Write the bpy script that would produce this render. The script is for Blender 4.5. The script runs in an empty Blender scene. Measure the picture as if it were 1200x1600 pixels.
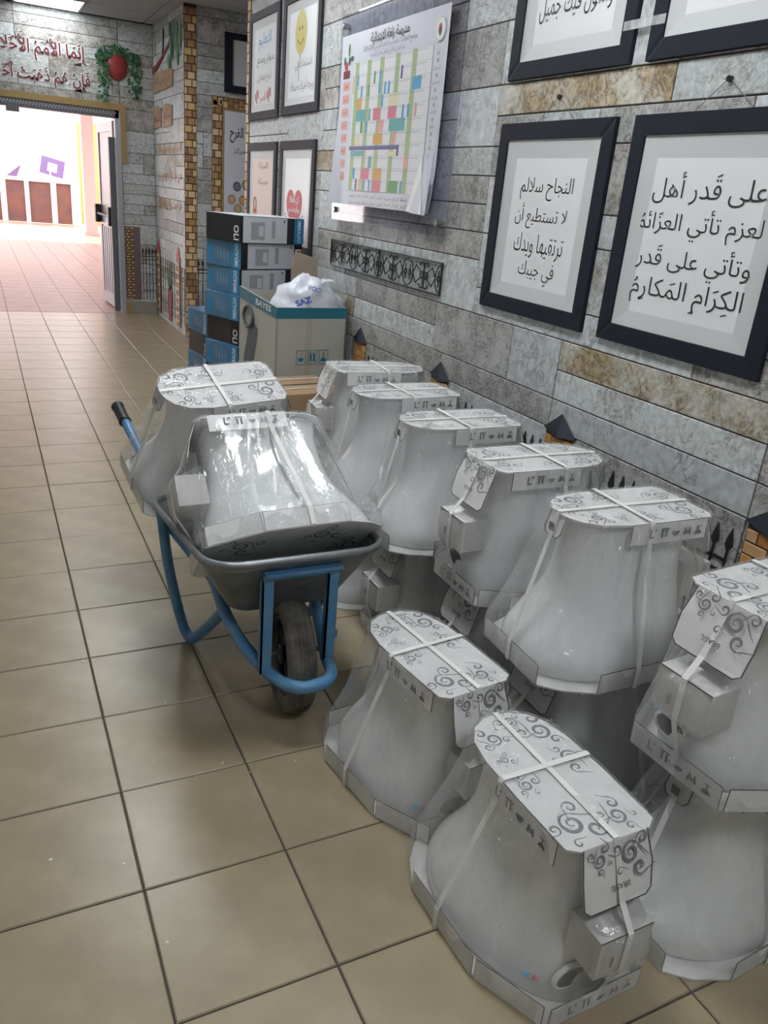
import bpy, math, random, unicodedata
from mathutils import Matrix, Vector, noise
S = bpy.context.scene
COL = S.collection
PI = math.pi
random.seed(7)

# ---------------------------------------------------------------- camera
cam = bpy.data.objects.new('camera', bpy.data.cameras.new('camera'))
COL.objects.link(cam)
S.camera = cam
cam.data.sensor_fit = 'VERTICAL'
cam.data.sensor_height = 24.0
cam.data.lens = 24.0 * 1226.34 / 1600.0
cam.data.clip_start = 0.05
cam.data.clip_end = 200
_r = Vector((0.8976820, -0.4322809, 0.0854417))
_u = Vector((0.0897760, 0.3692560, 0.9249812))
_f = Vector((0.4314016, 0.8226684, -0.3702829))
M = Matrix(((_r.x, _u.x, -_f.x, -0.19875), (_r.y, _u.y, -_f.y, -1.02736), (_r.z, _u.z, -_f.z, 1.47120), (0, 0, 0, 1)))
cam.matrix_world = M

# ---------------------------------------------------------------- world, exposure, daylight
S.view_settings.view_transform = 'Standard'
S.view_settings.look = 'None'
S.view_settings.gamma = 1
S.view_settings.use_curve_mapping = False
S.view_settings.exposure = 0.2
S.cycles.transparent_max_bounces = 32
S.cycles.max_bounces = 8
w = bpy.data.worlds.new('sky')
S.world = w
w.use_nodes = True
w.node_tree.nodes['Background'].inputs[0].default_value = (1.0, 0.91, 0.90, 1)
w.node_tree.nodes['Background'].inputs[1].default_value = 4.5
sun = bpy.data.objects.new('sun', bpy.data.lights.new('sun', 'SUN'))
COL.objects.link(sun)
sun.data.energy = 5.0
sun.data.angle = math.radians(2)
sun.data.color = (1.0, 0.93, 0.86)
sun.rotation_euler = (math.radians(-38), math.radians(-20), 0)
PANEL_EMIT = 25.0

# ---------------------------------------------------------------- materials
MATS = {}
def mat(name, color, rough=0.5, metal=0.0, spec=0.5, noise_amt=0.0, noise_scale=8.0, bump=0.0, bump_scale=60.0, color2=None,
        emit=None, estr=0.0, rnd=0.0, coat=0.0, detail=4.0):
    if name in MATS: return MATS[name]
    m = bpy.data.materials.new(name); m.use_nodes = True
    nt = m.node_tree; b = nt.nodes['Principled BSDF']
    b.inputs['Base Color'].default_value = (*color, 1)
    b.inputs['Roughness'].default_value = rough
    b.inputs['Metallic'].default_value = metal
    b.inputs['Specular IOR Level'].default_value = spec
    if coat:
        b.inputs['Coat Weight'].default_value = coat
        b.inputs['Coat Roughness'].default_value = 0.06
    if emit:
        b.inputs['Emission Color'].default_value = (*emit, 1)
        b.inputs['Emission Strength'].default_value = estr
    tc = nt.nodes.new('ShaderNodeTexCoord')
    src = None
    if noise_amt > 0 or color2:
        n = nt.nodes.new('ShaderNodeTexNoise'); n.inputs['Scale'].default_value = noise_scale; n.inputs['Detail'].default_value = detail
        nt.links.new(tc.outputs['Object'], n.inputs['Vector'])
        r = nt.nodes.new('ShaderNodeValToRGB')
        c2 = color2 if color2 else tuple(max(0, c * (1 - noise_amt)) for c in color)
        r.color_ramp.elements[0].position = 0.35; r.color_ramp.elements[1].position = 0.68
        r.color_ramp.elements[0].color = (*c2, 1); r.color_ramp.elements[1].color = (*color, 1)
        nt.links.new(n.outputs['Fac'], r.inputs['Fac'])
        src = r.outputs['Color']
    if rnd > 0:
        oi = nt.nodes.new('ShaderNodeObjectInfo')
        mr = nt.nodes.new('ShaderNodeMapRange'); mr.inputs['To Min'].default_value = 1 - rnd; mr.inputs['To Max'].default_value = 1 + rnd * 0.5
        nt.links.new(oi.outputs['Random'], mr.inputs['Value'])
        mx = nt.nodes.new('ShaderNodeVectorMath'); mx.operation = 'SCALE'
        if src: nt.links.new(src, mx.inputs[0])
        else: mx.inputs[0].default_value = color
        nt.links.new(mr.outputs['Result'], mx.inputs['Scale'])
        src = mx.outputs['Vector']
    if src: nt.links.new(src, b.inputs['Base Color'])
    if bump > 0:
        n2 = nt.nodes.new('ShaderNodeTexNoise'); n2.inputs['Scale'].default_value = bump_scale; n2.inputs['Detail'].default_value = 4
        nt.links.new(tc.outputs['Object'], n2.inputs['Vector'])
        bp = nt.nodes.new('ShaderNodeBump'); bp.inputs['Strength'].default_value = bump; bp.inputs['Distance'].default_value = 0.01
        nt.links.new(n2.outputs['Fac'], bp.inputs['Height']); nt.links.new(bp.outputs['Normal'], b.inputs['Normal'])
    MATS[name] = m
    return m

def stone_mat(name, base, vein, third=None, vscale=9.0, thr=0.56, bump=0.25):
    m = bpy.data.materials.new(name); m.use_nodes = True
    nt = m.node_tree; b = nt.nodes['Principled BSDF']; L = nt.links.new
    b.inputs['Roughness'].default_value = 0.5
    tc = nt.nodes.new('ShaderNodeTexCoord'); oi = nt.nodes.new('ShaderNodeObjectInfo')
    off = nt.nodes.new('ShaderNodeVectorMath'); off.operation = 'MULTIPLY_ADD'
    off.inputs[1].default_value = (1, 1, 1)
    cmb = nt.nodes.new('ShaderNodeCombineXYZ')
    mul = nt.nodes.new('ShaderNodeMath'); mul.operation = 'MULTIPLY'; mul.inputs[1].default_value = 37
    L(oi.outputs['Random'], mul.inputs[0]); L(mul.outputs[0], cmb.inputs[0]); L(mul.outputs[0], cmb.inputs[2])
    L(tc.outputs['Object'], off.inputs[0]); L(cmb.outputs[0], off.inputs[2])
    n1 = nt.nodes.new('ShaderNodeTexNoise'); n1.inputs['Scale'].default_value = vscale; n1.inputs['Detail'].default_value = 8; n1.inputs['Roughness'].default_value = 0.65; n1.inputs['Distortion'].default_value = 1.6
    L(off.outputs[0], n1.inputs['Vector'])
    # thin veins: |noise-0.5| small
    s = nt.nodes.new('ShaderNodeMath'); s.operation = 'SUBTRACT'; s.inputs[1].default_value = 0.5; L(n1.outputs['Fac'], s.inputs[0])
    a = nt.nodes.new('ShaderNodeMath'); a.operation = 'ABSOLUTE'; L(s.outputs[0], a.inputs[0])
    r1 = nt.nodes.new('ShaderNodeValToRGB'); r1.color_ramp.elements[0].position = 0.0; r1.color_ramp.elements[1].position = 0.045 if thr < 0.6 else 0.026
    r1.color_ramp.elements[0].color = (0.75, 0.75, 0.75, 1); r1.color_ramp.elements[1].color = (0, 0, 0, 1)
    L(a.outputs[0], r1.inputs['Fac'])
    n2 = nt.nodes.new('ShaderNodeTexNoise'); n2.inputs['Scale'].default_value = vscale * 0.45; n2.inputs['Detail'].default_value = 6; n2.inputs['Roughness'].default_value = 0.7
    L(off.outputs[0], n2.inputs['Vector'])
    r2 = nt.nodes.new('ShaderNodeValToRGB'); r2.color_ramp.elements[0].position = thr - 0.08; r2.color_ramp.elements[1].position = thr + 0.08
    r2.color_ramp.elements[0].color = (*base, 1); r2.color_ramp.elements[1].color = (*(third or tuple(c * 0.82 for c in base)), 1)
    L(n2.outputs['Fac'], r2.inputs['Fac'])
    n3 = nt.nodes.new('ShaderNodeTexNoise'); n3.inputs['Scale'].default_value = vscale * 5; n3.inputs['Detail'].default_value = 5
    L(off.outputs[0], n3.inputs['Vector'])
    gate = nt.nodes.new('ShaderNodeValToRGB'); gate.color_ramp.elements[0].position = 0.40; gate.color_ramp.elements[1].position = 0.52
    L(n2.outputs['Fac'], gate.inputs['Fac'])
    mg = nt.nodes.new('ShaderNodeMath'); mg.operation = 'MULTIPLY'; L(r1.outputs['Color'], mg.inputs[0]); L(gate.outputs['Color'], mg.inputs[1])
    mix = nt.nodes.new('ShaderNodeMix'); mix.data_type = 'RGBA'
    L(mg.outputs[0], mix.inputs[0]); L(r2.outputs['Color'], mix.inputs[6]); mix.inputs[7].default_value = (*vein, 1)
    mr = nt.nodes.new('ShaderNodeMapRange'); mr.inputs['From Min'].default_value = 0.3; mr.inputs['From Max'].default_value = 0.7; mr.inputs['To Min'].default_value = 0.74; mr.inputs['To Max'].default_value = 1.14
    L(n3.outputs['Fac'], mr.inputs['Value'])
    mr2 = nt.nodes.new('ShaderNodeMapRange'); mr2.inputs['To Min'].default_value = 0.86; mr2.inputs['To Max'].default_value = 1.08
    L(oi.outputs['Random'], mr2.inputs['Value'])
    m3 = nt.nodes.new('ShaderNodeMath'); m3.operation = 'MULTIPLY'; L(mr.outputs[0], m3.inputs[0]); L(mr2.outputs[0], m3.inputs[1])
    sc = nt.nodes.new('ShaderNodeVectorMath'); sc.operation = 'SCALE'; L(mix.outputs[2], sc.inputs[0]); L(m3.outputs[0], sc.inputs['Scale'])
    L(sc.outputs[0], b.inputs['Base Color'])
    bp = nt.nodes.new('ShaderNodeBump'); bp.inputs['Strength'].default_value = bump; bp.inputs['Distance'].default_value = 0.004
    L(n3.outputs['Fac'], bp.inputs['Height']); L(bp.outputs['Normal'], b.inputs['Normal'])
    MATS[name] = m
    return m

def film_mat(name, milk, rough, bumps=1.0, scale=14.0):
    m = bpy.data.materials.new(name); m.use_nodes = True
    nt = m.node_tree; L = nt.links.new; out = nt.nodes['Material Output']; b = nt.nodes['Principled BSDF']
    b.inputs['Base Color'].default_value = (0.86, 0.88, 0.89, 1); b.inputs['Roughness'].default_value = rough
    b.inputs['Specular IOR Level'].default_value = 1.0
    tr = nt.nodes.new('ShaderNodeBsdfTransparent'); tr.inputs[0].default_value = (0.985, 0.985, 0.985, 1)
    lw = nt.nodes.new('ShaderNodeLayerWeight'); lw.inputs['Blend'].default_value = 0.25
    tc = nt.nodes.new('ShaderNodeTexCoord'); mp = nt.nodes.new('ShaderNodeMapping'); mp.inputs['Scale'].default_value = (1, 1, 0.5)
    L(tc.outputs['Object'], mp.inputs['Vector'])
    n = nt.nodes.new('ShaderNodeTexNoise'); n.inputs['Scale'].default_value = scale; n.inputs['Detail'].default_value = 5; n.inputs['Distortion'].default_value = 1.2
    L(mp.outputs['Vector'], n.inputs['Vector'])
    bp = nt.nodes.new('ShaderNodeBump'); bp.inputs['Strength'].default_value = bumps; bp.inputs['Distance'].default_value = 0.02
    nr = nt.nodes.new('ShaderNodeTexNoise'); nr.inputs['Scale'].default_value = scale * 1.7; nr.inputs['Detail'].default_value = 2; nr.inputs['Distortion'].default_value = 2.0
    L(mp.outputs['Vector'], nr.inputs['Vector'])
    q1 = nt.nodes.new('ShaderNodeMath'); q1.operation = 'SUBTRACT'; q1.inputs[1].default_value = 0.5; L(nr.outputs['Fac'], q1.inputs[0])
    q2 = nt.nodes.new('ShaderNodeMath'); q2.operation = 'ABSOLUTE'; L(q1.outputs[0], q2.inputs[0])
    q3 = nt.nodes.new('ShaderNodeMath'); q3.operation = 'MULTIPLY_ADD'; q3.inputs[1].default_value = -0.8; L(q2.outputs[0], q3.inputs[0]); L(n.outputs['Fac'], q3.inputs[2])
    nm = nt.nodes.new('ShaderNodeTexNoise'); nm.inputs['Scale'].default_value = 5.0; L(tc.outputs['Object'], nm.inputs['Vector'])
    rm = nt.nodes.new('ShaderNodeMapRange'); rm.inputs['From Min'].default_value = 0.42; rm.inputs['From Max'].default_value = 0.62; rm.inputs['To Min'].default_value = 0.12; rm.inputs['To Max'].default_value = bumps; L(nm.outputs['Fac'], rm.inputs['Value'])
    L(rm.outputs[0], bp.inputs['Strength'])
    L(q3.outputs[0], bp.inputs['Height'])
    mr = nt.nodes.new('ShaderNodeMapRange'); mr.inputs['From Min'].default_value = 0.35; mr.inputs['From Max'].default_value = 0.75
    mr.inputs['To Min'].default_value = milk * 0.6; mr.inputs['To Max'].default_value = milk * 1.9
    L(n.outputs['Fac'], mr.inputs['Value'])
    f2 = nt.nodes.new('ShaderNodeMath'); f2.operation = 'MULTIPLY'; f2.inputs[1].default_value = 0.45; L(lw.outputs['Facing'], f2.inputs[0])
    p = nt.nodes.new('ShaderNodeMath'); p.operation = 'MULTIPLY'; L(f2.outputs[0], p.inputs[0]); L(lw.outputs['Facing'], p.inputs[1])
    ad = nt.nodes.new('ShaderNodeMath'); ad.operation = 'ADD'; ad.use_clamp = True; L(p.outputs[0], ad.inputs[0]); L(mr.outputs[0], ad.inputs[1])
    ms = nt.nodes.new('ShaderNodeMixShader'); L(ad.outputs[0], ms.inputs[0]); L(tr.outputs[0], ms.inputs[1]); L(b.outputs[0], ms.inputs[2])
    gl = nt.nodes.new('ShaderNodeBsdfGlossy'); gl.inputs['Roughness'].default_value = rough; L(bp.outputs['Normal'], gl.inputs['Normal'])
    mg = nt.nodes.new('ShaderNodeMixShader'); mg.inputs[0].default_value = 0.085
    L(ms.outputs[0], mg.inputs[1]); L(gl.outputs[0], mg.inputs[2])
    L(mg.outputs[0], out.inputs['Surface'])
    MATS[name] = m
    return m

def glass_mat(name, fac, tint=(0.97, 0.98, 1.0)):
    m = bpy.data.materials.new(name); m.use_nodes = True
    nt = m.node_tree; L = nt.links.new; out = nt.nodes['Material Output']
    tr = nt.nodes.new('ShaderNodeBsdfTransparent'); tr.inputs[0].default_value = (*tint, 1)
    g = nt.nodes.new('ShaderNodeBsdfGlossy'); g.inputs['Roughness'].default_value = 0.03
    fl = nt.nodes.new('ShaderNodeLayerWeight'); fl.inputs['Blend'].default_value = 0.5
    fr = nt.nodes.new('ShaderNodeMath'); fr.operation = 'POWER'; fr.inputs[1].default_value = 4.0; L(fl.outputs['Facing'], fr.inputs[0])
    ad = nt.nodes.new('ShaderNodeMath'); ad.operation = 'ADD'; ad.use_clamp = True; ad.inputs[1].default_value = fac; L(fr.outputs[0], ad.inputs[0])
    ms = nt.nodes.new('ShaderNodeMixShader'); L(ad.outputs[0], ms.inputs[0]); L(tr.outputs[0], ms.inputs[1]); L(g.outputs[0], ms.inputs[2])
    L(ms.outputs[0], out.inputs['Surface'])
    MATS[name] = m
    return m

m_tile = mat('floor_tile', (0.385, 0.32, 0.21), rough=0.3, color2=(0.32, 0.26, 0.165), noise_scale=7, detail=10, rnd=0.05, bump=0.04, bump_scale=140)
m_tile_far = mat('floor_tile_far', (0.50, 0.31, 0.25), rough=0.4, color2=(0.42, 0.26, 0.21), noise_scale=6, detail=8, rnd=0.06)  # pink haze of the bright hall put into the tile colour
m_grout = mat('grout', (0.085, 0.08, 0.07), rough=0.9, noise_amt=0.3, noise_scale=30)
m_plaster = mat('plaster', (0.62, 0.63, 0.64), rough=0.8, noise_amt=0.05)
m_ceil = mat('ceiling_board', (0.50, 0.52, 0.56), rough=0.85, noise_amt=0.04, noise_scale=20, rnd=0.03)
m_rail = mat('ceiling_rail', (0.38, 0.40, 0.44), rough=0.5)
m_lamp = mat('lamp_diffuser', (0.9, 0.9, 0.9), emit=(0.93, 0.97, 1.0), estr=PANEL_EMIT)
m_lampdim = mat('lamp_diffuser_dim', (0.9, 0.9, 0.9), emit=(0.93, 0.97, 1.0), estr=PANEL_EMIT * 0.35)
m_joint = mat('stone_joint', (0.075, 0.075, 0.07), rough=0.9, noise_amt=0.4, noise_scale=12)
st_pale = stone_mat('stone_pale', (0.58, 0.61, 0.61), (0.15, 0.145, 0.14), (0.50, 0.52, 0.52), vscale=7, thr=0.62, bump=0.1)
st_patch = stone_mat('stone_patchy', (0.58, 0.61, 0.60), (0.15, 0.13, 0.11), (0.33, 0.29, 0.24), vscale=11, thr=0.62, bump=0.15)
st_grey = stone_mat('stone_mottled', (0.50, 0.50, 0.48), (0.09, 0.085, 0.08), (0.40, 0.39, 0.37), vscale=18, thr=0.5, bump=0.5)
st_rough = stone_mat('stone_rough', (0.54, 0.53, 0.50), (0.06, 0.05, 0.045), (0.37, 0.34, 0.30), vscale=13, thr=0.5, bump=0.7)
st_ochre = stone_mat('stone_ochre', (0.56, 0.54, 0.48), (0.07, 0.05, 0.035), (0.42, 0.32, 0.19), vscale=12, thr=0.5, bump=0.7)
m_navy = mat('frame_navy', (0.012, 0.016, 0.027), rough=0.6, spec=0.25, noise_amt=0.15, noise_scale=20)
m_navy2 = mat('frame_grey', (0.035, 0.033, 0.042), rough=0.6, spec=0.3)
m_paper = mat('print_paper', (0.80, 0.81, 0.81), rough=0.4, noise_amt=0.02)
m_bevel = mat('mount_bevel', (0.60, 0.61, 0.61), rough=0.5)
m_ink = mat('ink', (0.03, 0.03, 0.035), rough=0.5)
m_inkgrey = mat('ink_grey', (0.20, 0.20, 0.21), rough=0.5)
m_inkmid = mat('ink_midgrey', (0.33, 0.33, 0.34), rough=0.5)
m_cer = mat('white_ceramic', (0.80, 0.815, 0.81), rough=0.12, spec=0.6, coat=0.4, noise_amt=0.02, noise_scale=3)
m_hole = mat('dark_opening', (0.02, 0.02, 0.022), rough=0.6)
m_card = mat('white_card', (0.76, 0.75, 0.74), rough=0.55, noise_amt=0.06, noise_scale=10, bump=0.25, bump_scale=22)
m_cardedge = mat('card_edge', (0.10, 0.09, 0.08), rough=0.8)
m_strap = mat('strap_white', (0.78, 0.77, 0.74), rough=0.4, bump=0.15, bump_scale=300)
m_box = mat('accessory_card', (0.56, 0.545, 0.52), rough=0.6, noise_amt=0.05)
m_film = film_mat('plastic_film', 0.13, 0.12, 3.2, 12)
m_filmtop = film_mat('plastic_film_top', 0.05, 0.12, 2.0, 22)
m_film_clear = film_mat('plastic_sheet', 0.13, 0.15, 1.5, 20)
m_kraft = mat('kraft_card', (0.42, 0.27, 0.15), rough=0.7, noise_amt=0.12, noise_scale=9)
m_kraft2 = mat('kraft_pale', (0.42, 0.33, 0.25), rough=0.7, noise_amt=0.1, noise_scale=9)
m_blue = mat('barrow_blue', (0.07, 0.24, 0.46), rough=0.38, color2=(0.12, 0.26, 0.42), noise_scale=22, bump=0.15)
m_galv = mat('galvanised', (0.30, 0.32, 0.33), rough=0.42, metal=0.75, color2=(0.20, 0.215, 0.22), noise_scale=14, bump=0.12, bump_scale=25)
m_rub = mat('tyre_rubber', (0.055, 0.052, 0.048), rough=0.75, color2=(0.17, 0.155, 0.13), noise_scale=16, bump=0.3)
m_rubb = mat('black_rubber', (0.012, 0.012, 0.013), rough=0.5)
m_black = mat('black_plastic', (0.015, 0.015, 0.017), rough=0.35)
m_steel = mat('steel', (0.6, 0.6, 0.6), rough=0.2, metal=1.0)
m_brick = mat('brick_orange', (0.50, 0.27, 0.10), rough=0.55, rnd=0.0, noise_amt=0.1)
m_bricks = [mat('brick_brown', (0.33, 0.18, 0.09), rough=0.55, noise_amt=0.12), mat('brick_tan', (0.66, 0.46, 0.22), rough=0.55, noise_amt=0.12),
            mat('brick_mid', (0.44, 0.25, 0.11), rough=0.55, noise_amt=0.12), mat('brick_light', (0.74, 0.53, 0.32), rough=0.55, noise_amt=0.1)]
m_tbricks = [mat('turret_orange', (0.46, 0.21, 0.06), rough=0.5, noise_amt=0.1), mat('turret_amber', (0.56, 0.30, 0.08), rough=0.5, noise_amt=0.1), mat('turret_peach', (0.60, 0.36, 0.17), rough=0.5, noise_amt=0.1)]
m_mortar = mat('mortar_dark', (0.10, 0.05, 0.025), rough=0.8)
m_roofd = mat('roof_dark', (0.028, 0.032, 0.045), rough=0.5)
m_roofl = mat('roof_mid', (0.06, 0.065, 0.085), rough=0.5)
m_iron = mat('iron_black', (0.015, 0.018, 0.02), rough=0.5)
m_boxblue = mat('box_blue', (0.03, 0.27, 0.52), rough=0.22, noise_amt=0.1, noise_scale=5)
m_boxblued = mat('box_blue_deep', (0.10, 0.23, 0.38), rough=0.18, color2=(0.05, 0.15, 0.28), noise_scale=5)
m_boxblack = mat('box_black', (0.018, 0.018, 0.022), rough=0.25, noise_amt=0.2)
m_boxdark = mat('box_brown_black', (0.05, 0.04, 0.038), rough=0.2, noise_amt=0.3)
m_boxwhite = mat('box_white', (0.72, 0.74, 0.79), rough=0.35, noise_amt=0.03)
m_pale = mat('box_print_pale', (0.20, 0.30, 0.42), rough=0.3)
m_label = mat('box_label_grey', (0.42, 0.43, 0.46), rough=0.5)
m_teal = mat('box_teal', (0.02, 0.17, 0.24), rough=0.4)
m_cartonw = mat('carton_white', (0.50, 0.49, 0.44), rough=0.5, noise_amt=0.06, noise_scale=5)
m_white = mat('text_white', (0.85, 0.86, 0.88), rough=0.5)
m_gold = mat('trim_gold', (0.36, 0.24, 0.09), rough=0.5)
m_alu = mat('aluminium', (0.42, 0.42, 0.46), rough=0.4, metal=0.3)
m_alud = mat('aluminium_dark', (0.13, 0.13, 0.15), rough=0.45)
m_dpane = mat('door_panel', (0.50, 0.44, 0.45), rough=0.35)
m_maroon = mat('maroon', (0.17, 0.02, 0.025), rough=0.5)
m_green = mat('leaf_green', (0.03, 0.13, 0.05), rough=0.5, rnd=0)
m_green2 = mat('leaf_light', (0.07, 0.22, 0.07), rough=0.5)
m_green3 = mat('leaf_dark', (0.015, 0.06, 0.03), rough=0.5)
m_red = mat('red_print', (0.50, 0.03, 0.05), rough=0.5)
m_wood = mat('wood_print', (0.42, 0.28, 0.17), rough=0.5, noise_amt=0.2)
m_goldtxt = mat('gold_text', (0.45, 0.28, 0.13), rough=0.4)
m_yellow = mat('balloon_yellow', (0.62, 0.50, 0.12), rough=0.4)
m_bluetxt = mat('blue_text', (0.10, 0.30, 0.62), rough=0.5)
m_purple = mat('purple_print', (0.13, 0.07, 0.20), rough=0.5)
m_orange = mat('orange_print', (0.60, 0.20, 0.05), rough=0.5)
m_pinkpaper = mat('pink_paper', (0.70, 0.55, 0.50), rough=0.45)
m_purplepost = mat('poster_purple', (0.16, 0.11, 0.28), rough=0.5)
m_wallwhite = mat('white_wall', (0.80, 0.74, 0.73), rough=0.7)
m_orangewall = mat('orange_wall', (0.75, 0.38, 0.10), rough=0.6)
m_dpan = mat('dark_panel', (0.12, 0.07, 0.08), rough=0.6, color2=(0.2, 0.09, 0.06), noise_scale=3)
m_bag = mat('bag_white', (0.72, 0.74, 0.80), rough=0.3, bump=0.5, bump_scale=14)
m_bagblue = mat('bag_blue', (0.05, 0.08, 0.35), rough=0.4)
m_acr = glass_mat('acrylic', 0.012, (0.88, 0.88, 0.92))
m_poster = mat('poster_paper', (0.66, 0.67, 0.74), rough=0.35)
m_chip = mat('chip_white', (0.7, 0.68, 0.62), rough=0.8)
C_ = {}
for k, c in dict(green=(0.40, 0.52, 0.26), dgreen=(0.13, 0.36, 0.12), blue=(0.10, 0.38, 0.66), teal=(0.14, 0.42, 0.44), pink=(0.68, 0.20, 0.26), orange=(0.68, 0.38, 0.09),
                 cream=(0.75, 0.70, 0.45), salmon=(0.74, 0.40, 0.34), violet=(0.14, 0.11, 0.30), white=(0.78, 0.78, 0.80), line=(0.50, 0.52, 0.55), peach=(0.72, 0.5, 0.35)).items():
    C_[k] = mat('cell_' + k, c, rough=0.4)

# ---------------------------------------------------------------- mesh helpers
class MB:
    def __init__(s): s.v = []; s.f = []; s.mi = []; s.m = []
    def midx(s, m):
        if m not in s.m: s.m.append(m)
        return s.m.index(m)
    def add(s, verts, faces, m, T=None):
        o = len(s.v)
        s.v += [tuple(T @ Vector(p)) if T is not None else tuple(p) for p in verts]
        k = s.midx(m)
        for f in faces: s.f.append(tuple(i + o for i in f)); s.mi.append(k)
    def box(s, x0, x1, y0, y1, z0, z1, m, T=None):
        v = [(x0, y0, z0), (x1, y0, z0), (x1, y1, z0), (x0, y1, z0), (x0, y0, z1), (x1, y0, z1), (x1, y1, z1), (x0, y1, z1)]
        s.add(v, [(3, 2, 1, 0), (4, 5, 6, 7), (0, 1, 5, 4), (1, 2, 6, 5), (2, 3, 7, 6), (3, 0, 4, 7)], m, T)
    def loft(s, rings, m, closed=True, cap0=True, cap1=True, T=None):
        n = len(rings[0]); v = [p for r in rings for p in r]; f = []
        for i in range(len(rings) - 1):
            for j in range(n if closed else n - 1):
                k = (j + 1) % n
                f.append((i * n + j, i * n + k, (i + 1) * n + k, (i + 1) * n + j))
        if cap0: f.append(tuple(range(n - 1, -1, -1)))
        if cap1: f.append(tuple((len(rings) - 1) * n + j for j in range(n)))
        s.add(v, f, m, T)
    def tube(s, pts, r, m, n=10, T=None, caps=True):
        pts = [Vector(p) for p in pts]; rs = r if isinstance(r, (list, tuple)) else [r] * len(pts)
        t = (pts[1] - pts[0]).normalized()
        a = t.orthogonal().normalized(); rings = []
        for i, p in enumerate(pts):
            if i == 0: d = pts[1] - pts[0]
            elif i == len(pts) - 1: d = pts[-1] - pts[-2]
            else: d = (pts[i + 1] - pts[i]).normalized() + (pts[i] - pts[i - 1]).normalized()
            d = d.normalized() if d.length > 1e-9 else t
            a = (a - d * a.dot(d)).normalized(); b = d.cross(a); t = d
            rings.append([tuple(p + (a * math.cos(2 * PI * j / n) + b * math.sin(2 * PI * j / n)) * rs[i]) for j in range(n)])
        s.loft(rings, m, True, caps, caps, T)
    def poly(s, pts, m, th=0.0, nrm=(0, 0, 1), T=None):
        # flat prism: pts 3D ccw; thickness extruded along -nrm
        n = len(pts); nv = Vector(nrm) * th
        if th == 0: s.add(pts, [tuple(range(n))], m, T); return
        v = [tuple(p) for p in pts] + [tuple(Vector(p) - nv) for p in pts]
        f = [tuple(range(n)), tuple(range(2 * n - 1, n - 1, -1))] + [(i, i + n, (i + 1) % n + n, (i + 1) % n) for i in range(n)]
        s.add(v, f, m, T)
    def ribbon(s, pts, wdir, w, th, m, T=None):
        pts = [Vector(p) for p in pts]; wd = [Vector(q) for q in wdir] if isinstance(wdir, list) else [Vector(wdir)] * len(pts)
        rings = []
        for i, p in enumerate(pts):
            d = (pts[min(i + 1, len(pts) - 1)] - pts[max(i - 1, 0)]).normalized()
            x = wd[i].normalized(); n = d.cross(x).normalized()
            rings.append([tuple(p + x * w / 2 + n * th / 2), tuple(p - x * w / 2 + n * th / 2), tuple(p - x * w / 2 - n * th / 2), tuple(p + x * w / 2 - n * th / 2)])
        s.loft(rings, m, True, True, True, T)
    def mesh(s, name, smooth=False):
        me = bpy.data.meshes.new(name); me.from_pydata(s.v, [], s.f)
        for m in s.m: me.materials.append(m)
        me.polygons.foreach_set('material_index', s.mi)
        if smooth: me.polygons.foreach_set('use_smooth', [True] * len(s.f))
        me.update(); return me
    def obj(s, name, parent=None, smooth=False, **k):
        return link(name, s.mesh(name, smooth), parent, **k)

def link(name, me, parent=None, loc=None, kind=None, label=None, bevel=None):
    o = bpy.data.objects.new(name, me); COL.objects.link(o)
    if parent: o.parent = parent
    if loc: o.location = loc
    if kind: o['kind'] = kind
    if label: o['label'] = label
    if bevel:
        b = o.modifiers.new('bevel', 'BEVEL'); b.width = bevel; b.segments = 2; b.limit_method = 'ANGLE'
    return o

def tag(o, label, cat, group=None):
    o['label'] = label; o['category'] = cat
    if group: o['group'] = group
    return o
def empty(name, loc=(0, 0, 0), label=None, cat=None, group=None):
    o = bpy.data.objects.new(name, None); COL.objects.link(o); o.location = loc; o.empty_display_size = 0.05
    if label: tag(o, label, cat, group)
    return o
def struct(o): o['kind'] = 'structure'; return o
def smooth_path(pts, k=6):
    P = [Vector(p) for p in pts]; out = []
    for i in range(len(P) - 1):
        p0 = P[max(i - 1, 0)]; p1 = P[i]; p2 = P[i + 1]; p3 = P[min(i + 2, len(P) - 1)]
        for j in range(k):
            t = j / k
            out.append(0.5 * ((2 * p1) + (p2 - p0) * t + (2 * p0 - 5 * p1 + 4 * p2 - p3) * t * t + (3 * p1 - p0 - 3 * p2 + p3) * t ** 3))
    out.append(P[-1]); return out

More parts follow.
